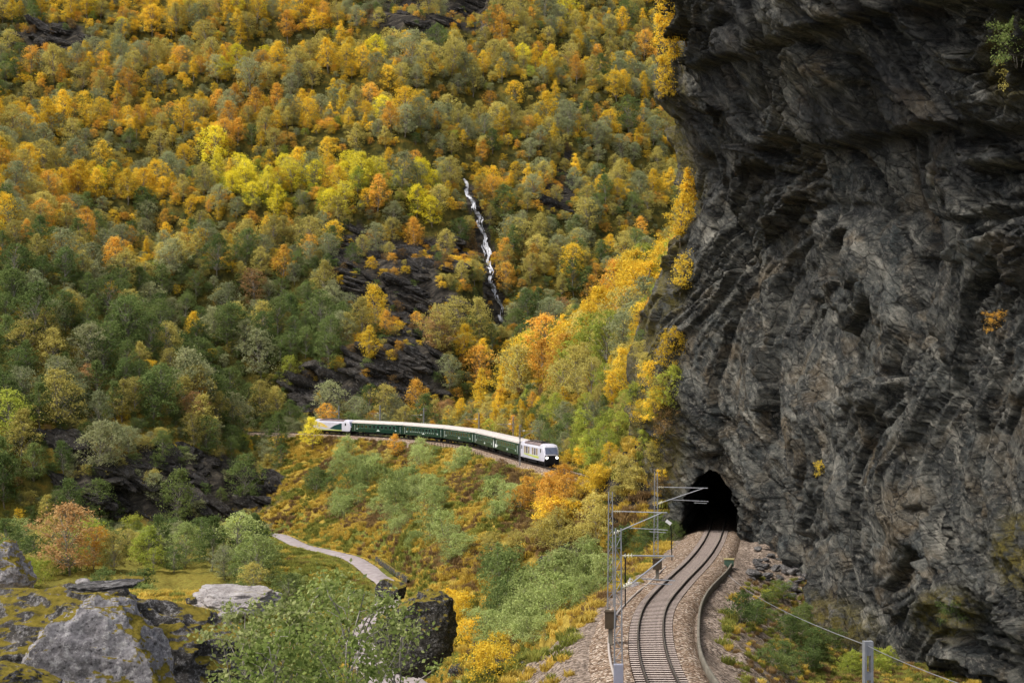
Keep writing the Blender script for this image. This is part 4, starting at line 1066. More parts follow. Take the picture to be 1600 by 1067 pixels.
for lab, sty in (('green coach coupled directly behind the lit silver locomotive', 'swoosh_front'), ('green coach second behind the lit locomotive, white patch at its front end', 'swoosh_back'),
                 ('middle green coach of the five in the train', 'plain'), ('green coach with a row of small pale letters under its windows', 'lettered'),
                 ('green coach next to the rear locomotive, partly behind an orange tree', 'plain')):
    put(coach(lab, sty), q, 8.6); q += CL + .75
q += -.75 - CL / 2 + .45 + LL / 2 + .3
put(loco('rear locomotive with yellow and teal waves on silver sides, end of the train', False), q, 7)

# ------------------------------------------------------------------ overhead line masts
def T_frame(s_):
    p = Tat(s_); t = (Tat(s_ + .5) - Tat(s_ - .5)); t.z = 0; t.normalize(); return p, t, Vector((t.y, -t.x, 0))
INSUL = m_plain('pale insulator', lin(206, 202, 180), 0.3, 0, 0.05, 0.5)
def s_nearest(x, y, s0=0, s1=1e9):
    m = (TS >= s0) & (TS <= s1); d = np.hypot(T[:, 0] - x, T[:, 1] - y) + np.where(m, 0, 1e9); return float(TS[int(d.argmin())])
def lattice_mast(px, d, top_py, label, arm=True, box=False):
    x = (px - 800) / F * d; s_ = s_nearest(x, d, 0, S_PORT); p, t, rt = T_frame(s_)
    zt_ = (HOR - top_py) / F * d; zb = float(ground_z(np.array([x]), np.array([d]))[0]) - .4
    H = zt_ - zb
    r = thing('catenary_mast', label, 'mast', (x, d, zb), (0, 0, math.atan2(rt.y, rt.x)), 'lattice masts beside the near track')
    # local +x points across the track
    for sx in (-1, 1):
        m = MB(); w0, w1 = .21, .13
        m.add([(sx * w0 - .035, -.07, 0), (sx * w0 + .035, -.07, 0), (sx * w0 + .035, .07, 0), (sx * w0 - .035, .07, 0), (sx * w1 - .03, -.06, H), (sx * w1 + .03, -.06, H), (sx * w1 + .03, .06, H), (sx * w1 - .03, .06, H)],
              [(3, 2, 1, 0), (4, 5, 6, 7), (0, 1, 5, 4), (1, 2, 6, 5), (2, 3, 7, 6), (3, 0, 4, 7)])
        m.build('post', GALV, r)
    z = .5; k = 0
    br = MB()
    while z < H - .3:
        w = .21 + (.13 - .21) * z / H; z2 = z + .55; w2 = .21 + (.13 - .21) * z2 / H
        br.tube([(-w if k % 2 else w, -.05, z), (w2 if k % 2 else -w2, -.05, min(z2, H - .1))], .018, 4)
        br.tube([(-w, .05, z), (w, .05, z)], .018, 4); z = z2; k += 1
    tag(br.build('lacing', GALV, r), None, kind='stuff')
    MB().box(-.32, .32, -.3, .3, -.2, .45).build('foundation', CONCRETE, r)
    if arm:
        lat = (Vector((p.x, p.y, 0)) - Vector((x, d, 0))).dot(rt); zr = p.z - zb
        zi = zr + 6.1; zc = zr + 4.75
        L_ = lat + .25
        def ins(z):
            m = MB(); m.tube([(.16, 0, z), (.8, 0, z)], .035, 6)
            for q_ in (.34, .5, .66): m.tube([(q_ - .03, 0, z), (q_, 0, z), (q_ + .03, 0, z)], [.04, .13, .04], 10)
            return m
        ins(zi).build('insulator', INSUL, r); 
        MB().tube([(.75, 0, zi), (L_ + .3, 0, zi - .02)], .04, 7).build('top_tube', GALV, r)
        m = MB()
        m.tube([(.16, 0, zc - .25), (.7, 0, zc + .02)], .035, 6)
        for q_ in (.3, .42, .54): m.tube([(q_ - .03, 0, zc - .25 + (q_ - .16) * .5), (q_ + .03, 0, zc - .25 + (q_ - .16) * .5 + .02)], .12, 10)
        m.build('insulator', INSUL, r)
        MB().tube([(.68, 0, zc), (L_ - .1, 0, zi - .04)], .04, 7).build('diagonal_tube', GALV, r)
        MB().tube([(1.15, 0, zc + .22), (L_ + .35, 0, zc + .12)], .03, 7).build('registration_tube', GALV, r)
        MB().tube([(L_ - .95, 0, zc - .02), (L_ + .2, 0, zc - .06)], .025, 6).build('steady_arm', GALV, r)
    if box:
        MB().box(-.24, .24, -.36, -.1, .35, 2.0).build('switch_box', m_plain('grey switch box', lin(150, 152, 166), .5, .2, .06), r, bevel=.02)
        MB().box(-.07, .1, -.372, -.362, .5, .72).build('warning_sticker', P_ORANGE, r)
    return r
lattice_mast(966, 70, 825, 'tall lattice mast with grey switch box, nearest left of the track', True, True)
lattice_mast(954, 100, 768, 'lattice mast behind the nearest one, left of the bend', True)
lattice_mast(1025, 131, 737, 'lattice mast standing closest to the tunnel mouth', True)
def near_post():
    d = 36.0; x = (1356 - 800) / F * d; zt_ = (HOR - 1001) / F * d; zb = float(ground_z(np.array([x]), np.array([d]))[0]) - .3
    r = thing('steel_post', 'pale steel post with slots rising at the bottom right edge', 'post', (x, d, zb), (0, 0, .1))
    H = zt_ - zb
    for sx in (-1, 1): MB().box(sx * .085 - .03, sx * .085 + .03, -.09, .09, 0, H).build('post', GALV, r)
    for k, z in enumerate(np.arange(.4, H, .78)): MB().box(-.055, .055, -.07, .07, H - .08 - k * .78 - (.28 if k == 0 else .12), H - .002 - k * .78).build('batten', GALV, r)
    a = at(1132, 892, 128); b = Vector((x, d, zt_ - .12)); c = at(1520, 1075, 21)
    pts_ = []
    for (u, v, sag) in ((a, b, 1.2), (b, c, .1)):
        for f in np.linspace(0, 1, 14): pts_.append(u.lerp(v, f) - Vector((0, 0, sag * 4 * f * (1 - f) * .4)))
    m = MB().tube(pts_[:14], .014, 5).tube(pts_[14:], .009, 5)
    tag(m.build('stay_wire', GALV), 'thin pale wire running from the track edge past the steel post', 'wire')
near_post()
def far_mast(px, top, d, side, label, arm=False, steel=GALV):
    x = (px - 800) / F * d; s_ = s_nearest(x, d, S_EXIT); p, t, rt = T_frame(s_)
    pos = p + rt * side; H = (HOR - top) / F * pos.y - p.z + .6
    r = thing('catenary_mast', label, 'mast', (pos.x, pos.y, p.z - .6), (0, 0, math.atan2(rt.y, rt.x) + (math.pi if side > 0 else 0)), 'slim masts along the train')
    m = MB().box(-.13, -.07, -.12, .12, 0, H).box(.07, .13, -.12, .12, 0, H)
    for k in range(int(H / .8)): m.box(-.07, .07, -.05, .05, k * .8 + .4, k * .8 + .52)
    m.build('post', steel, r)
    L_ = abs(side)
    MB().tube([(.1, 0, 6.6), (L_ + .5, 0, 6.6)], .045, 6).build('top_tube', GALV, r)
    MB().tube([(.1, 0, 5.2), (L_ - .2, 0, 6.55)], .045, 6).build('diagonal_tube', GALV, r)
    MB().tube([(.55, 0, 6.6), (.95, 0, 6.6)], .14, 8).build('insulator', INSUL, r)
far_mast(813, 664, 266, -2.9, 'slim mast in front of the train beside the lit locomotive', True)
for px, top, d, lb in ((520, 634, 398, 'slim mast behind the rear locomotive'), (595, 633, 384, 'slim mast behind the coach next to the rear locomotive'), (653, 637, 365, 'slim mast behind the lettered green coach'),
                       (733, 645, 332, 'slim mast behind the middle green coach'), (787, 650, 300, 'slim mast behind the second coach from the lit locomotive')):
    far_mast(px, top, d, 3.0, lb)

# ------------------------------------------------------------------ trackside things
def trackside():
    # concrete edge on the right of the near line
    pp = []
    for q_ in np.arange(S_A, T_s_of_y(127), .5):
        p, t, rt = T_frame(q_); w = p + rt * (2.85 + .12 * math.sin(q_ * .21)); pp.append((w.x, w.y, p.z - .3))
    pp = np.array(pp)
    V, fc = sweep(pp, [(-.08, -.9), (-.08, .0), (-.06, .02), (.06, .02), (.08, 0), (.08, -1.6)])
    tag(obj('edge_wall', np_mesh('edge_wall', V, fc, CONCRETE)), 'low curved concrete edge wall right of the track ballast', 'wall')
    # cable pipe on the left
    e = [(0.0, S_A + 2), (1, S_A + 44)]
    pts_ = []
    for q_ in np.arange(S_A + 5, T_s_of_y(122), 1.0):
        p, t, rt = T_frame(q_); w = p - rt * (2.3 + .18 * math.sin(q_ * .13)); pts_.append((w.x, w.y, p.z - .24 + .04 * math.sin(q_ * .5)))
    tag(MB().tube(pts_, .075, 7).build('cable_pipe', m_plain('pale plastic pipe', lin(176, 166, 158), .6, 0, .1), smooth=True), 'pale cable pipe lying along the left ballast shoulder', 'pipe')
    # cabinets
    def cab(px, py, d, w, h, dp, mat, name, lb, cat, lidm=None, post=True):
        p = at(px, py, d); r = thing(name, lb, cat, p, (0, 0, -.15))
        MB().box(-w / 2, w / 2, -dp / 2, dp / 2, 0, h).build('body', mat, r, bevel=.02)
        MB().box(-w / 2 - .03, w / 2 + .03, -dp / 2 - .03, dp / 2 + .03, h + .003, h + .06).build('lid', lidm or mat, r)
        if post: MB().box(-.12, .12, -.12, .12, -1.2, -.003).build('foot', CONCRETE, r)
    cab(954, 981, 82, .62, .95, .5, P_BROWNBOX, 'trackside_cabinet', 'dark brown cabinet left of the track by the nearest mast', 'cabinet')
    cab(1027, 889, 112, .7, .8, .6, P_BROWNBOX, 'trackside_cabinet', 'dark brown cabinet on the left ballast edge nearer the tunnel', 'cabinet')
    cab(1139, 884, 126, .85, .6, .8, P_GREENBOX, 'green_box', 'green box with pale lid beside the rubble at the cliff foot', 'box', m_plain('yellowish lid', lin(150, 138, 92), .8, 0, .1))
    # sign on a thin post
    p = at(1050, 868, 121); r = thing('track_sign', 'small tilted white sign board on a thin dark post', 'sign', p)
    MB().tube([(0, 0, -.4), (-.1, 0, 2.75)], .045, 6).build('post', P_BLACK, r)
    MB().box(-.26, .26, -.02, .02, -.13, .13).build('board', P_WHITE, r, loc=(-.3, -.06, 2.85), rot=(0, .62, 0))
    p = at(977, 938, 98); r = thing('track_post', 'thin dark post standing between the lattice masts', 'post', p)
    MB().tube([(0, 0, -.4), (0, 0, 3.3)], .05, 6).build('post', P_BLACK, r); MB().box(-.09, .09, -.04, .04, 2.9, 3.32).build('plate', P_BLACK, r)
    # retaining wall and fence by the road and the far line
    pts_ = []
    for f in np.linspace(0, 1, 30):
        q_ = RSS[int(np.argmin(np.abs(R[:, 1] - 276)))] * (1 - f) + RSS[int(np.argmin(np.abs(R[:, 1] - 236)))] * f
        i = int(np.argmin(np.abs(RSS - q_))); t = R[min(i + 1, len(R) - 1), :2] - R[i - 1, :2]; t /= np.linalg.norm(t)
        pts_.append((R[i, 0] - t[1] * 3.3, R[i, 1] + t[0] * 3.3, R[i, 2]))
    V, fc = sweep(np.array(pts_), [(-.25, -.6), (-.2, 1.05), (.2, 1.05), (.25, -.6)])
    tag(obj('roadside_wall', np_mesh('roadside_wall', V, fc, ROCK_DARK)), 'low dark stone wall along the valley road', 'wall')
    k0, k1 = s_nearest(-2, 296, S_EXIT), s_nearest(-17, 350, S_EXIT)
    fr = thing('wooden_fence', 'low post fence on the embankment edge below the train', 'fence', Tat(k0)); o0 = Tat(k0)
    pm = MB().box(-.06, .06, -.06, .06, -.5, 1.15).mesh('post', WOOD); prev = None
    for q_ in np.arange(k0, k1, 2.4):
        p, t, rt = T_frame(q_); w = p - rt * 4.5; z = float(ground_z(np.array([w.x]), np.array([w.y]))[0])
        w = Vector((w.x, w.y, z)); obj('post', pm, fr, w - o0, (random.uniform(-.06, .06), random.uniform(-.06, .06), 0))
        if prev is not None:
            for hz in (.55, 1.0): MB().tube([prev + Vector((0, 0, hz)) - o0, w + Vector((0, 0, hz)) - o0], .035, 4).build('rail', WOOD, fr)
        prev = w
    # poles by the lower meadow
    for px, py, h, lb in ((740, 1058, 3.0, 'grey wooden stake on the lower slope, left one of two'), (747, 1064, 2.1, 'shorter grey wooden stake on the lower slope, right one of two')):
        p = at(px, py, 118); r = MB().tube([(0, 0, -1.2), (.05, 0, h)], [.09, .06], 7).build('wooden_stake', WOOD, None, loc=p); tag(r, lb, 'stake')
trackside()

# ------------------------------------------------------------------ rocks
def rock_mesh(seed, dims, sub, cuts=None, amp=.10, mat=None, ncut=9, strata=.03):
    rng = np.random.default_rng(seed)
    bm = bmesh.new(); bmesh.ops.create_icosphere(bm, subdivisions=sub, radius=1.0)
    V = np.array([v.co[:] for v in bm.verts])
    cl = list(cuts or [])
    for _ in range(ncut):
        n = unit(rng.normal(size=3)); cl.append((n, rng.uniform(.62, .88)))
    for n, c in cl:
        n = unit(np.array(n, float)); dd = V @ n - c; V = V - np.maximum(0, dd)[:, None] * n
    N = unit(V)
    f = 1 + 0 * V[:, 0]
    V = V + N * (amp * fbm(V[:, 0] * 1.6 + seed, V[:, 1] * 1.6, V[:, 2] * 1.6, 5, seed % 97))[:, None]
    V = V + N * (amp * .45 * ridged(V[:, 0] * 3 + seed, V[:, 1] * 3, V[:, 2] * 5, 4, seed % 89))[:, None]
    q_ = V[:, 2] * 9 + V[:, 0] * 2.5; V = V + N * (strata * vnoise(q_, V[:, 0] * 2, V[:, 1] * 2, seed % 83))[:, None]
    V = V * np.array(dims) / 2
    for v, c in zip(bm.verts, V): v.co = c
    me = bpy.data.meshes.new('rock'); bm.to_mesh(me); bm.free(); me.materials.append(mat)
    if sub >= 5: me.shade_smooth()
    return me
def rock(name, px, py, d, wpx, hpx, dep, seed, mat, sub, label, cuts=None, rot=0.0, cat='boulder', group=None, **k):
    s_ = F / d; me = rock_mesh(seed, (wpx / s_, dep, hpx / s_), sub, cuts, mat=mat, **k)
    return tag(obj(name, me, None, at(px, py, d), (0, rot, 0)), label, cat, group)
rock('mossy_boulder', 148, 1060, 26.5, 530, 335, 3.4, 11, ROCK_MOSSY, 7, 'huge dark boulder with mossy golden top in the bottom left corner',
     [((.03, .02, 1), .90), ((.62, -.1, .78), .80), ((-.05, -1, .12), .55), ((.9, -.4, .05), .80)], amp=.16, ncut=3, strata=.05)
rock('lichen_boulder', 150, 1075, 23.8, 260, 310, 1.7, 12, ROCK_PALE, 7, 'pale grey lichen covered boulder face in front of the mossy boulder',
     [((.80, -.1, .6), .76), ((-.62, -.1, .76), .76), ((.05, -1, .34), .55), ((.3, -.6, .75), .78)], amp=.15, ncut=1, strata=.04)
rock('small_boulder', 20, 1072, 21, 150, 84, 1.2, 13, ROCK_MOSSY, 6, 'small flat rock at the very bottom left corner', amp=.16)
rock('leaning_slab', 165, 914, 25.6, 120, 14, .9, 14, ROCK_RUBBLE, 6, 'thin grey slab lying across the mossy boulder top', [((0, 0, 1), .6)], rot=-.08, amp=.2, strata=.1)
rock('rock_outcrop', 368, 934, 50, 140, 56, 3.4, 15, ROCK_SLAB, 6, 'pale flat rock outcrop on the golden grass left of the leafy bush', [((0, -.35, 1), .5), ((.1, -.7, .8), .55)], amp=.14, strata=.08)
rock('pointed_rock', 16, 888, 46, 76, 100, 1.6, 16, ROCK_PALE, 6, 'pointed pale rock at the left edge behind the mossy boulder', [((.8, 0, .6), .5), ((-.8, 0, .55), .62)], amp=.2, strata=.07)
for i, (px, py, w, h, d) in enumerate([(352, 963, 26, 16, 42), (370, 967, 18, 14, 41), (400, 972, 20, 20, 40), (360, 952, 30, 16, 44), (415, 1000, 24, 18, 36), (372, 995, 34, 24, 38), (128, 908, 26, 10, 26.5), (205, 906, 40, 14, 27), (300, 938, 22, 12, 48)]):
    rock('stone', px, py, d, w, h, w / F * d * .8, 30 + i, [ROCK_SLAB, ROCK_PALE, ROCK_MOSSY][i % 3], 4,
         ['small pale stone in the grass below the rock outcrop', 'small pale stone in the grass below the rock outcrop', 'grey stone half under the leafy bush', 'wide low stone just below the rock outcrop', 'rounded stone at the left edge of the leafy bush', 'mossy dark stone in the grass right of the mossy boulder',
          'flat pale stone on the mossy boulder crest, left one', 'flat pale stone on the mossy boulder crest, right one', 'low stone between mossy boulder and rock outcrop'][i], cat='stone', group='stones in the foreground grass')
rock('dark_boulder', 655, 985, 136, 128, 140, 5.5, 19, ROCK_DARK, 6, 'big black angular boulder with mossy slanted top beside the valley road', [((-.5, -.1, .87), .66), ((.9, -.2, .1), .78), ((-.3, -1, .1), .66), ((.4, -.8, .5), .74)], amp=.17, ncut=4, strata=.05)
rock('dark_rock', 612, 922, 142, 52, 38, 2.6, 18, ROCK_DARK, 4, 'smaller dark rock leaning at the upper left of the black boulder')
rng = np.random.default_rng(9)
for i, (px, py, w) in enumerate([(775, 857, 20), (858, 880, 34), (838, 950, 36), (885, 850, 26), (790, 1030, 34), (820, 1045, 30), (718, 1050, 40), (995, 915, 34), (765, 1062, 34)]):
    h = by_pixel(px, py, 90, 380)
    if h: rock('outcrop_stone', px, py - 2, h[1], w, w * .75, w / F * h[1], 50 + i, ROCK_DARK if i != 7 else ROCK_PALE, 4, ['dark rock poking from the bracken below the train', 'dark rock on the shoulder left of the tunnel spur', 'mossy dark rock above the pale willow bushes', 'dark rock near the orange bushes on the spur', 'grey rock on the lower slope near the stakes', 'grey rock right of the two wooden stakes', 'grey rock at the foot of the black boulder', 'pale rock beside the thin dark post left of the track', 'rock between the two wooden stakes and the frame edge'][i], cat='rock')
# rubble at the foot of the cliff
rub = [make for make in range(5)]
rub_me = [rock_mesh(70 + k, (1.15, .85, .45), 3, None, .12, ROCK_RUBBLE, 12) for k in range(6)]
for i in range(100):
    u = rng.uniform(0, 1); px = 1150 + 110 * u + rng.normal(0, 6); py = 870 + 42 * u + rng.normal(0, 13)
    h = by_pixel(px, py, 95, 152)
    if not h or abs(float(bil(S_R, h[0], h[1]))) < 4.6: continue
    sz = float(np.clip(rng.lognormal(-.3, .4), .4, 1.7))
    o = obj('rubble_rock', rub_me[i % 6], None, (h[0], h[1], h[2] + .12 * sz), (rng.uniform(-.5, .5), rng.uniform(-.5, .5), rng.uniform(0, 6)), sz)
    tag(o, 'grey slate block in the rubble heap at the cliff foot beside the track', 'rock', 'rubble heap at the cliff foot')
for i in range(26):
    px = 1280 + 130 * rng.uniform(); py = 930 + 60 * rng.uniform()
    h = by_pixel(px, py, 80, 140)
    if not h: continue
    sz = float(np.clip(rng.lognormal(-.3, .5), .4, 2.2))
    tag(obj('rubble_rock', rub_me[i % 6], None, (h[0], h[1], h[2] + .1 * sz), (rng.uniform(-.5, .5), rng.uniform(-.5, .5), rng.uniform(0, 6)), sz), 'grey slate block fallen on the mossy bank below the cliff', 'rock', 'fallen blocks on the mossy bank')

# rugged rock faces of the far valley wall
def rock_faces():
    rg = np.random.default_rng(44); VV = []; FF = []; nb_ = 0
    src = [rock_mesh(90 + k, (1, 1, 1), 4, [((0, -.6, .8), .6)], .2, None, 9, .09) for k in range(5)]
    dat = []
    for me in src:
        v = np.empty(len(me.vertices) * 3, np.float32); me.vertices.foreach_get('co', v); f = np.array([p.vertices[:] for p in me.polygons]); dat.append((v.reshape(-1, 3), f))
    for (cx, cy, rx_, ry_) in ROCKZ:
        for _ in range(int(3 + rx_ * ry_ / 150)):
            a = rg.uniform(0, 6.28); r = math.sqrt(rg.uniform()) * .95; h = by_pixel(cx + rx_ * r * math.cos(a), cy + ry_ * r * math.sin(a), 335, 660)
            if not h: continue
            v, f = dat[rg.integers(5)]; sc3 = np.array([rg.uniform(6, 17), rg.uniform(3.5, 6), rg.uniform(2.0, 5.0)]) * (.45 if rx_ < 20 else 1)
            M = np.array(Matrix.Rotation(rg.uniform(.2, .65), 3, 'Y') @ Matrix.Rotation(rg.uniform(-.5, .5), 3, 'Z'))
            VV.append((v * sc3) @ M.T + np.array(h) + np.array([0, .6, 0])); FF.append(f + nb_); nb_ += len(v)
    me = np_mesh('rock_faces', np.concatenate(VV), np.concatenate(FF), m_rock('far dark rock', lin(26, 25, 24), lin(58, 54, 50), lin(98, 92, 82), .9, .12, sc_=.12, mossup=.95, mosscol=(lin(74, 68, 28), lin(128, 110, 40))))
    tag(obj('rock_faces', me), 'dark layered rock faces showing through the far hillside forest', kind='structure')
rock_faces()

# ------------------------------------------------------------------ waterfall
def waterfall():
    t = NT('falling water'); p = t.pos()
    n_ = t.noise(t.scale(p, (1.2, 1.2, .22)), 1.6, 6.0, .7)
    c = t.ramp(n_, [(0.3, lin(128, 128, 134)), (0.6, lin(212, 212, 216))])
    mat = t.bsdf(c, .35, spec=.5)
    base = np.array(WF, float)
    base = resample(np.c_[base, 0 * base[:, 0]], 1.5, 5.0)
    rg = np.random.default_rng(3); n = len(base); NA = 15
    grid = []
    for i in range(n):
        f = i / (n - 1); wid = np.interp(f, [0, .12, .3, .5, .66, .8, 1], [4, 7, 11, 14, 12, 10, 7]); row = []
        c = by_pixel(base[i, 0] + 2.0 * math.sin(i * .33), base[i, 1], 385, 640)
        if not c: continue
        wm = wid / F * c[1]
        for a in np.linspace(-.5, .5, NA):
            x = c[0] + a * wm; row.append((x, c[1] - .9, c[2] + .55))
        grid.append(row)
    Gd = np.array(grid); nn = len(Gd)
    ii, aa = np.mgrid[0:nn, 0:NA]
    Gd[..., 1] -= .5 * np.abs(vnoise(aa * .9, ii * .25, 0 * ii, 5)); Gd[..., 0] += .25 * vnoise(aa * .5, ii * .45, 0 * ii, 6); Gd[..., 2] += .3 * vnoise(aa * .7, ii * .6, 0 * ii, 8)
    Gd = np.array([[Gd[min(nn - 1, max(0, r))][c] for c in range(NA)] for r in range(nn)])
    m = MB(); m.v = [tuple(p) for p in Gd.reshape(-1, 3)]
    for r in range(nn - 1):
        for c in range(NA - 1):
            e = abs((c + .5) / (NA - 1) - .5) * 2
            dens = vnoise(np.array(c * .62 + 1.1 * math.sin(r * .16)), np.array(r * .13), np.array(0.), 12) + .5 * vnoise(np.array(c * 1.4), np.array(r * .3), np.array(0.), 13)
            if dens > -.62 + .95 * e ** 2 - .25 * (r < nn * .2): m.f.append((r * NA + c, r * NA + c + 1, (r + 1) * NA + c + 1, (r + 1) * NA + c))
    tag(m.build('waterfall', mat, smooth=True), 'thin white waterfall cascading down the dark rocks of the far hillside', kind='structure')
waterfall()

# ------------------------------------------------------------------ plants of the middle ground and foreground
rng = np.random.default_rng(31)
MID = [('willow', 'pale green willow bush', [(555, 742, 42, 30, 12), (660, 735, 24, 30, 7), (712, 735, 18, 15, 4), (640, 775, 45, 26, 10), (530, 795, 30, 18, 6), (645, 800, 55, 26, 10), (660, 838, 55, 18, 9), (708, 868, 22, 14, 4), (775, 797, 32, 22, 6), (790, 780, 18, 12, 3)], 'on the slope between train and valley road', 1.25),
       ('green', 'green bush', [(500, 752, 28, 30, 7), (570, 760, 30, 30, 5), (780, 912, 20, 16, 4), (780, 962, 22, 12, 4)], 'on the slope between train and valley road', 1.2),
       ('willow', 'silvery green willow bush', [(880, 930, 60, 32, 20), (930, 900, 22, 26, 8), (840, 965, 34, 26, 9), (790, 995, 50, 18, 9), (830, 985, 30, 20, 6)], 'below the near track masts', .85),
       ('green', 'green bush', [(985, 860, 28, 14, 7), (1010, 845, 22, 10, 5), (1050, 845, 14, 10, 3)], 'left of the track near the tunnel', .55),
       ('orange', 'orange bush', [(850, 790, 42, 40, 12), (880, 760, 20, 14, 4), (700, 690, 4, 4, 1)], 'on the spur right of the slope', .95),
       ('gold', 'golden bush', [(900, 735, 22, 14, 6), (930, 755, 26, 20, 6), (870, 820, 30, 28, 6), (712, 975, 12, 26, 5), (730, 1005, 14, 10, 3), (780, 1052, 24, 10, 4)], 'on the spur and lower slope', .8),
       ('lime', 'yellow-green bush', [(930, 700, 30, 30, 9), (955, 680, 18, 30, 5), (985, 640, 14, 40, 5), (905, 705, 14, 14, 3)], 'on the shoulder left of the cliff', .95),
       ('olive', 'olive bush', [(900, 840, 36, 34, 9), (820, 850, 40, 26, 7), (770, 855, 30, 20, 4), (975, 770, 26, 26, 6), (600, 715, 26, 18, 4)], 'on the spur beside the near track', .8),
       ('bracken', 'rusty brown bush', [(835, 815, 40, 40, 6), (640, 706, 30, 16, 4), (800, 750, 50, 16, 5)], 'on the slope right below the train', .6),
       ('green', 'green bush', [(1180, 970, 30, 18, 5), (1245, 985, 36, 24, 7), (1290, 1010, 30, 22, 5), (1230, 1040, 40, 20, 6), (1215, 940, 14, 8, 2)], 'on the mossy bank below the cliff', .45),
       ('lime', 'yellow-green bush', [(1390, 1035, 24, 20, 5), (1330, 1040, 20, 14, 3), (1205, 935, 12, 6, 2)], 'on the mossy bank below the cliff', .4)]
for k, lb, L_, where, sz in MID:
    for cx, cy, rx_, ry_, n_ in L_:
        for _ in range(n_):
            a = rng.uniform(0, 6.28); r = math.sqrt(rng.uniform()); px, py = cx + rx_ * r * math.cos(a), cy + ry_ * r * math.sin(a)
            h = by_pixel(px, py, 60 if px > 1120 else 76, 395)
            if not h or abs(float(bil(S_R, h[0], h[1]))) < 4.3 or abs(float(bil(RS_R, h[0], h[1]))) < 3.2: continue
            z_ = sz * rng.uniform(.65, 1.25)
            plant('willow_bush' if k == 'willow' else 'bush', BUSH[k][rng.integers(3)], (h[0], h[1], h[2] - .1), (z_, z_, z_ * rng.uniform(.8, 1.15)), rng.uniform(0, 6.28), lb + ' ' + where, 'bush', lb + ' ' + where, 'foliage', 'stems')
# valley floor trees left of the road
for px, py, hp, k, wf, nm, lb in [(110, 897, 120, 'brown', 1.15, 'deciduous_tree', 'large russet brown tree rising behind the mossy boulder at left'), (52, 892, 62, 'green', 1.2, 'deciduous_tree', 'low dark green tree left of the russet tree'),
        (178, 893, 64, 'olive', 1.1, 'deciduous_tree', 'small olive tree just right of the russet tree'), (228, 880, 62, 'lime', 1.0, 'deciduous_tree', 'small yellow-green tree at the meadow edge'),
        (252, 880, 82, 'green', .9, 'alder_tree', 'narrow dark green tree, tallest above the meadow'), (290, 887, 76, 'willow', 1.1, 'willow_tree', 'grey-green tree behind the golden meadow'),
        (330, 892, 92, 'green', 1.1, 'alder_tree', 'broad green tree behind the golden meadow'), (372, 892, 96, 'willow', 1.1, 'willow_tree', 'pale willow tree left of the road bend'),
        (398, 885, 90, 'green', 1.0, 'alder_tree', 'green tree below the road bend'), (408, 918, 88, 'willow', 1.2, 'willow_tree', 'pale willow tree in front of the road bend'), (352, 905, 56, 'grey', 1.2, 'deciduous_tree', 'low grey-green tree at the meadow corner'),
        (462, 952, 62, 'willow', 1.2, 'willow_tree', 'pale willow tree just left of the valley road'), (500, 956, 50, 'lime', 1.2, 'deciduous_tree', 'yellow-green tree beside the valley road'), (545, 955, 36, 'willow', 1.2, 'willow_tree', 'small pale willow leaning over the valley road'),
        (450, 955, 66, 'green', 1.3, 'alder_tree', 'green tree behind the top of the leafy bush'), (12, 880, 76, 'green', 1.2, 'alder_tree', 'dark green tree at the left edge above the pointed rock'), (200, 868, 44, 'olive', 1.2, 'deciduous_tree', 'little olive tree under the dark rock band'),
        (395, 935, 60, 'olive', 1.2, 'deciduous_tree', 'olive tree behind the pale rock outcrop'), (312, 872, 70, 'green', 1.2, 'alder_tree', 'dark green tree between meadow and dark rock band'),
        (272, 893, 44, 'green', 1.4, 'alder_tree', 'low rounded green tree on the meadow edge'), (240, 893, 40, 'lime', 1.4, 'deciduous_tree', 'low bright green tree on the meadow edge'), (392, 872, 70, 'green', 1.3, 'alder_tree', 'green tree close under the dark rock by the road bend'),
        (350, 878, 66, 'willow', 1.3, 'willow_tree', 'pale willow tree behind the broad green tree'), (78, 880, 80, 'olive', 1.2, 'deciduous_tree', 'olive tree close behind the russet tree'), (146, 890, 70, 'orange', 1.1, 'deciduous_tree', 'orange tinged tree at the right side of the russet tree'), (388, 912, 76, 'green', 1.2, 'alder_tree', 'green tree left of the pale willow at the road bend')]:
    h = by_pixel(px, py, 110, 380)
    if not h: continue
    p = TREES[k][rng.integers(len(TREES[k]))]; z_ = hp / F * h[1] / p.h
    plant(nm, p, (h[0], h[1], h[2] - .15), (z_ * wf, z_ * wf, z_), rng.uniform(0, 6.28), lb, 'tree')
h = by_pixel(618, 702, 250, 395)
for px, py, d, hp, k, lb in [(618, 706, 352, 32, 'orange', 'orange tree growing up in front of the green coaches'), (489, 690, 388, 42, 'lemon', 'pale yellow tree covering the tail of the rear locomotive'), (722, 720, 300, 26, 'willow', 'slender pale tree below the middle coach'),
                            (505, 515, 420, 60, 'grey', 'pale grey-green spire shaped tree against the dark rock')][:3]:
    p = TREES[k][0]; w = at(px, py, d); z = float(ground_z(np.array([w.x]), np.array([w.y]))[0]); z_ = (w.z + hp / F * d - z) / p.h
    plant('deciduous_tree', p, (w.x, w.y, z - .1), (z_ * 1.15, z_ * 1.15, z_), 1.0, lb, 'tree')
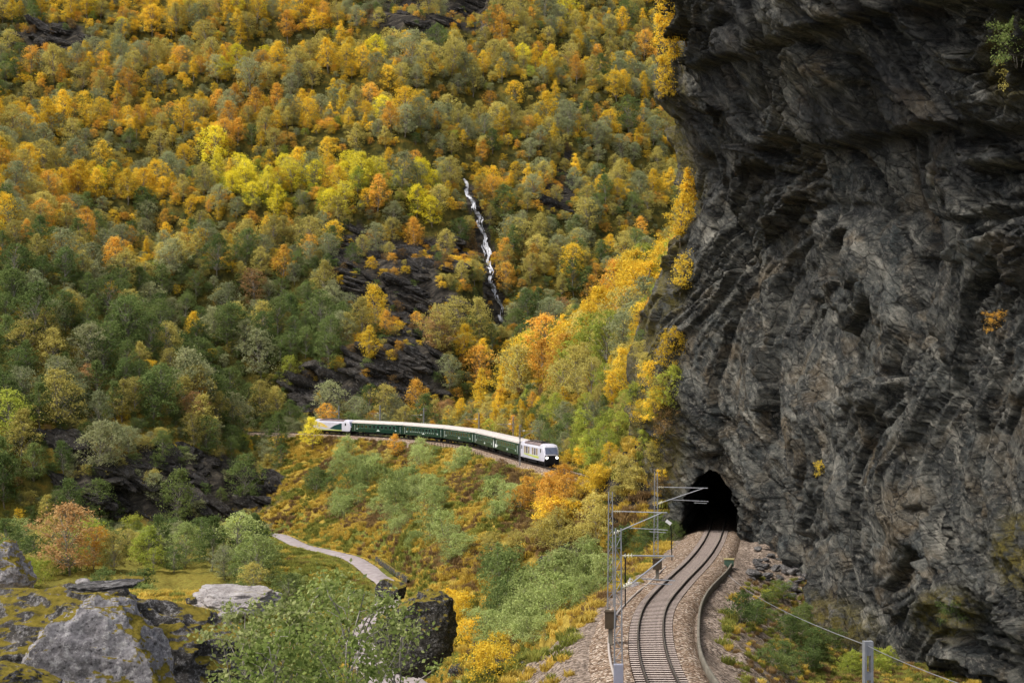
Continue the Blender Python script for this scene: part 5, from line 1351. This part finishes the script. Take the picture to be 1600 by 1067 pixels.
# plants on the cliff
for px, py, k, sz, lb in [(1556, 512, 'orange', .5, 'small orange shrub high on the right of the cliff'), (1286, 738, 'gold', .42, 'small golden shrub on the cliff above the rubble'), (1588, 90, 'green', .9, 'dark green shrub at the top right edge of the cliff'),
                          (1592, 130, 'olive', .7, 'olive shrub below the green one at the top right edge'), (1480, 965, 'green', .5, 'green shrub on the lower right of the cliff'), (1040, 150, 'gold', .6, 'golden shrub clinging to the overhanging cliff edge')]:
    b = on_cliff(px, py); plant('shrub', BUSH[k][0], b + Vector((.2, .2, -.3)), sz, 1.2, lb, 'shrub', None, 'foliage', 'stems')
for i, (px, py, k, sz) in enumerate([(1052, 60, 'gold', .55), (1048, 118, 'gold', .5), (1058, 20, 'gold', .6), (1062, 300, 'gold', .62), (1050, 340, 'gold', .55), (1048, 420, 'gold', .5), (1025, 540, 'gold', .45), (1020, 600, 'lime', .45), (1010, 660, 'lime', .4)]):
    p = TREES[k][i % len(TREES[k])]; b = on_cliff(px + 9, py + .45 * p.h * sz * F / 165)
    tr_ = plant('birch_tree', p, b + Vector((.3, .3, -.4)), sz, 0, ['golden birch at the cliff edge, second from the top', 'golden birch at the cliff edge by the overhanging nose', 'golden birch topmost along the cliff edge', 'golden birch leaning out halfway up the cliff edge', 'golden birch beside the cliff just under the leaning one', 'golden birch at the cliff edge just above the ridge', 'small golden birch low on the cliff edge', 'small yellow-green tree low on the cliff edge', 'lowest yellow-green tree on the cliff edge'][i], 'tree'); tr_.rotation_euler = (.05, -.42, i * .4)

# shrubs rooted in the broken rock left of the tunnel
for i in range(34):
    f = rng.uniform(); px = np.interp(f, [0, .5, 1], [1022, 1012, 1030]) + rng.normal(0, 13); py = 500 + 265 * f
    k = ['lime', 'gold', 'olive', 'olive', 'green', 'bracken'][rng.integers(6)]; b = on_cliff(px, py); z_ = rng.uniform(.35, .75)
    plant('shrub', BUSH[k][rng.integers(3)], b + Vector((.15, .2, -.3)), z_, rng.uniform(0, 6.28), {'lime': 'yellow-green', 'gold': 'golden', 'olive': 'olive', 'green': 'green', 'bracken': 'brown'}[k] + ' shrub rooted in the rock edge above and left of the tunnel', 'bush', 'shrubs on the rock edge left of the tunnel', 'foliage', 'stems')
# grass and bracken
def tufts():
    n = 60000; x = rng.uniform(-75, 40, n); y = 75 + (400 - 75) * rng.uniform(0, 1, n) ** 1.0
    z = ground_z(x, y); px, py = proj(x, y, z); s_ = bil(S_R, x, y); r_ = bil(RS_R, x, y); ts = bil(TS_R, x, y)
    ok = (px > 380) & (px < 1150) & (py < 1080) & (np.abs(s_) > 4.4) & (np.abs(r_) > 3.6) & ~((np.abs(s_) < 5.5) & (y > 150) & (y < 225))
    ok &= ~((y < 94) & (s_ > -8.0) & (rng.uniform(0, 1, n) < .8)) & ~((x < -20) & (r_ > 0) & (y > 352))
    gnz = fbm(x / 7, y / 7, 0 * x, 3, 95)
    pts, idx, scl = [], [], []
    brk = ell(px, py, [(620, 700, 45, 28), (800, 755, 85, 28), (560, 800, 70, 20), (860, 800, 70, 70), (700, 880, 90, 20), (730, 760, 40, 20)])
    for i in np.nonzero(ok)[0]:
        k = 'straw'
        if gnz[i] + rng.normal(0, .15) > .1: k = 'grass'
        if gnz[i] + rng.normal(0, .15) < -.4 or rng.uniform() < brk[i] * .5: k = 'bracken'
        if r_[i] > 0 and rng.uniform() < .8: k = 'grass'
        pts.append((x[i], y[i], z[i])); idx.append(TUFTS[k][rng.integers(2)].idx); scl.append(rng.uniform(.5, 1.15) * (1.0 if y[i] > 140 else .7))
    # mossy bank right of the near line, and the knoll
    n = 9000; x = rng.uniform(9, 32, n); y = rng.uniform(55, 135, n); z = ground_z(x, y); px, py = proj(x, y, z); s_ = bil(S_R, x, y)
    for i in np.nonzero((s_ > 4.6) & (px > 1110) & (py > 905) & (py < 1080))[0]:
        d_ = sm(5, 11, s_[i])
        if rng.uniform() > .25 + .6 * d_: continue
        k = rng.choice(['grass', 'grass', 'bracken', 'bracken', 'straw']); pts.append((x[i], y[i], z[i])); idx.append(TUFTS[k][rng.integers(2)].idx); scl.append(rng.uniform(.2, .42))
    n = 7000; y = rng.uniform(26, 75, n); x = -rng.uniform(.12, .42, n) * y; z = ground_z(x, y)
    for i in range(n):
        k = rng.choice(['straw', 'straw', 'grass']); pts.append((x[i], y[i], z[i])); idx.append(TUFTS[k][rng.integers(2)].idx); scl.append(rng.uniform(.16, .34))
    scatter_object('grass', pts, idx, rng.uniform(0, 6.28, len(pts)), scl, 'golden autumn grass and brown bracken covering the slopes'); print('tufts', len(pts))
tufts()
# foreground leafy bush
for i, (px, top, d, wpx, ncl, lb) in enumerate([(515, 893, 20.0, 290, 120, 'tall leafy light green bush in the bottom foreground'), (405, 935, 19.0, 170, 74, 'lower leafy bush left of the tall foreground bush'), (606, 968, 21.0, 130, 44, 'sparse leafy shoots right of the tall foreground bush'), (480, 975, 17.5, 280, 80, 'leafy bush nearest to the viewer at the bottom edge')]):
    w = at(px, top, d); z = float(ground_z(np.array([w.x]), np.array([d]))[0]) - .2; H = w.z - z; W_ = wpx / F * d
    tr, V, Fq = plant_geo(500 + i, H, W_, .12, 'round', ncl, 84, .066, 7, .05, .14, .5)
    r = thing('leafy_bush', lb, 'bush', (w.x, d, z)); tr.build('stems', BARK, r, smooth=True); obj('foliage', np_mesh('foliage', V, Fq, LEAF['bush']), r)

# ------------------------------------------------------------------ labels: say which one
ORD = ['leftmost'] + [w_ + ' from left' for w_ in 'second third fourth fifth sixth seventh eighth ninth tenth'.split()]
def spot(px, py):
    if px > 690 and py > 250 and px < 840: return 'beside the waterfall'
    if px >= 840: return 'right of the waterfall' if py > 230 else 'towards the top right of the forest'
    if py < 130: return 'along the top edge, left part' if px < 260 else ('along the top edge, middle' if px < 540 else 'along the top edge, right part')
    if py < 260: return 'in the upper forest at left' if px < 230 else ('in the upper forest, middle' if px < 480 else 'in the upper forest above the waterfall')
    if py < 400: return 'in the middle forest at left' if px < 180 else ('in the middle forest' if px < 400 else 'above the dark rock face')
    if py < 520: return 'at left below the golden forest' if px < 230 else ('in the green belt, middle' if px < 440 else 'around the dark rock face')
    if py < 620: return 'in the low green forest at left' if px < 200 else ('in the low green forest, middle' if px < 400 else 'above the train')
    return 'above the dark rock band at left' if px < 230 else 'left of the rear locomotive'
for o in list(sc.objects):
    if o.parent is not None or o.get('category') not in ('tree', 'bush'): continue
    lb = o['label']; px, py = proj(o.location.x, o.location.y, o.location.z)
    if 'between train and valley road' in lb:
        a = 'below the rear locomotive' if px < 545 else 'below the rear coach' if px < 620 else 'below the lettered coach' if px < 690 else 'below the middle coach' if px < 750 else 'below the lit locomotive'
        o['label'] = lb.split(' on the slope')[0] + (' high' if py < 748 else ' halfway down' if py < 805 else ' low') + ' on the slope ' + a
    elif 'cliff edge' in lb: pass
    elif 'ridge crest' in lb or 'the thicket' in lb:
        b = lb.split(' on the ridge')[0].split(' in the thicket')[0]; w_ = ' on the ridge crest' if 'crest' in lb else ' on the slope under the ridge crest'
        o['label'] = b + w_ + (', near the waterfall foot' if px < 790 else ', above the lit locomotive' if px < 880 else ', halfway to the cliff' if px < 960 else ', close to the cliff')
    elif 'below the near track masts' in lb: o['label'] = lb.replace('below the near track masts', ('low on the bank' if py > 960 else 'high on the bank' if py < 925 else 'midway up the bank') + (' nearest the masts' if px > 890 else ' left of the masts'))
    elif 'on the mossy bank' in lb: o['label'] = lb + (', upper left part' if px < 1230 and py < 985 else ', lower left part' if px < 1260 else ', right part')
by = {}
for o in list(sc.objects):
    if o.parent is None and o.get('category') == 'tree' and 'far hillside' in o.get('group', ''):
        px, py = proj(o.location.x, o.location.y, o.location.z + 6 * o.scale.z)
        o['label'] = o['label'].replace(' in the forest on the far hillside', '') + ' ' + spot(px, py)
for o in list(sc.objects):
    if o.parent is None and o.get('category') in ('tree', 'bush'): by.setdefault(o['label'], []).append(o)
for lb, L_ in by.items():
    if 1 < len(L_) <= 10:
        L_.sort(key=lambda o: o.location.x / o.location.y)
        for k, o in enumerate(L_):
            if len(lb.split()) <= 12 and len((lb + ORD[k]).split()) <= 15: o['label'] = lb + ', ' + ('rightmost' if k == len(L_) - 1 and k > 0 else ORD[k])
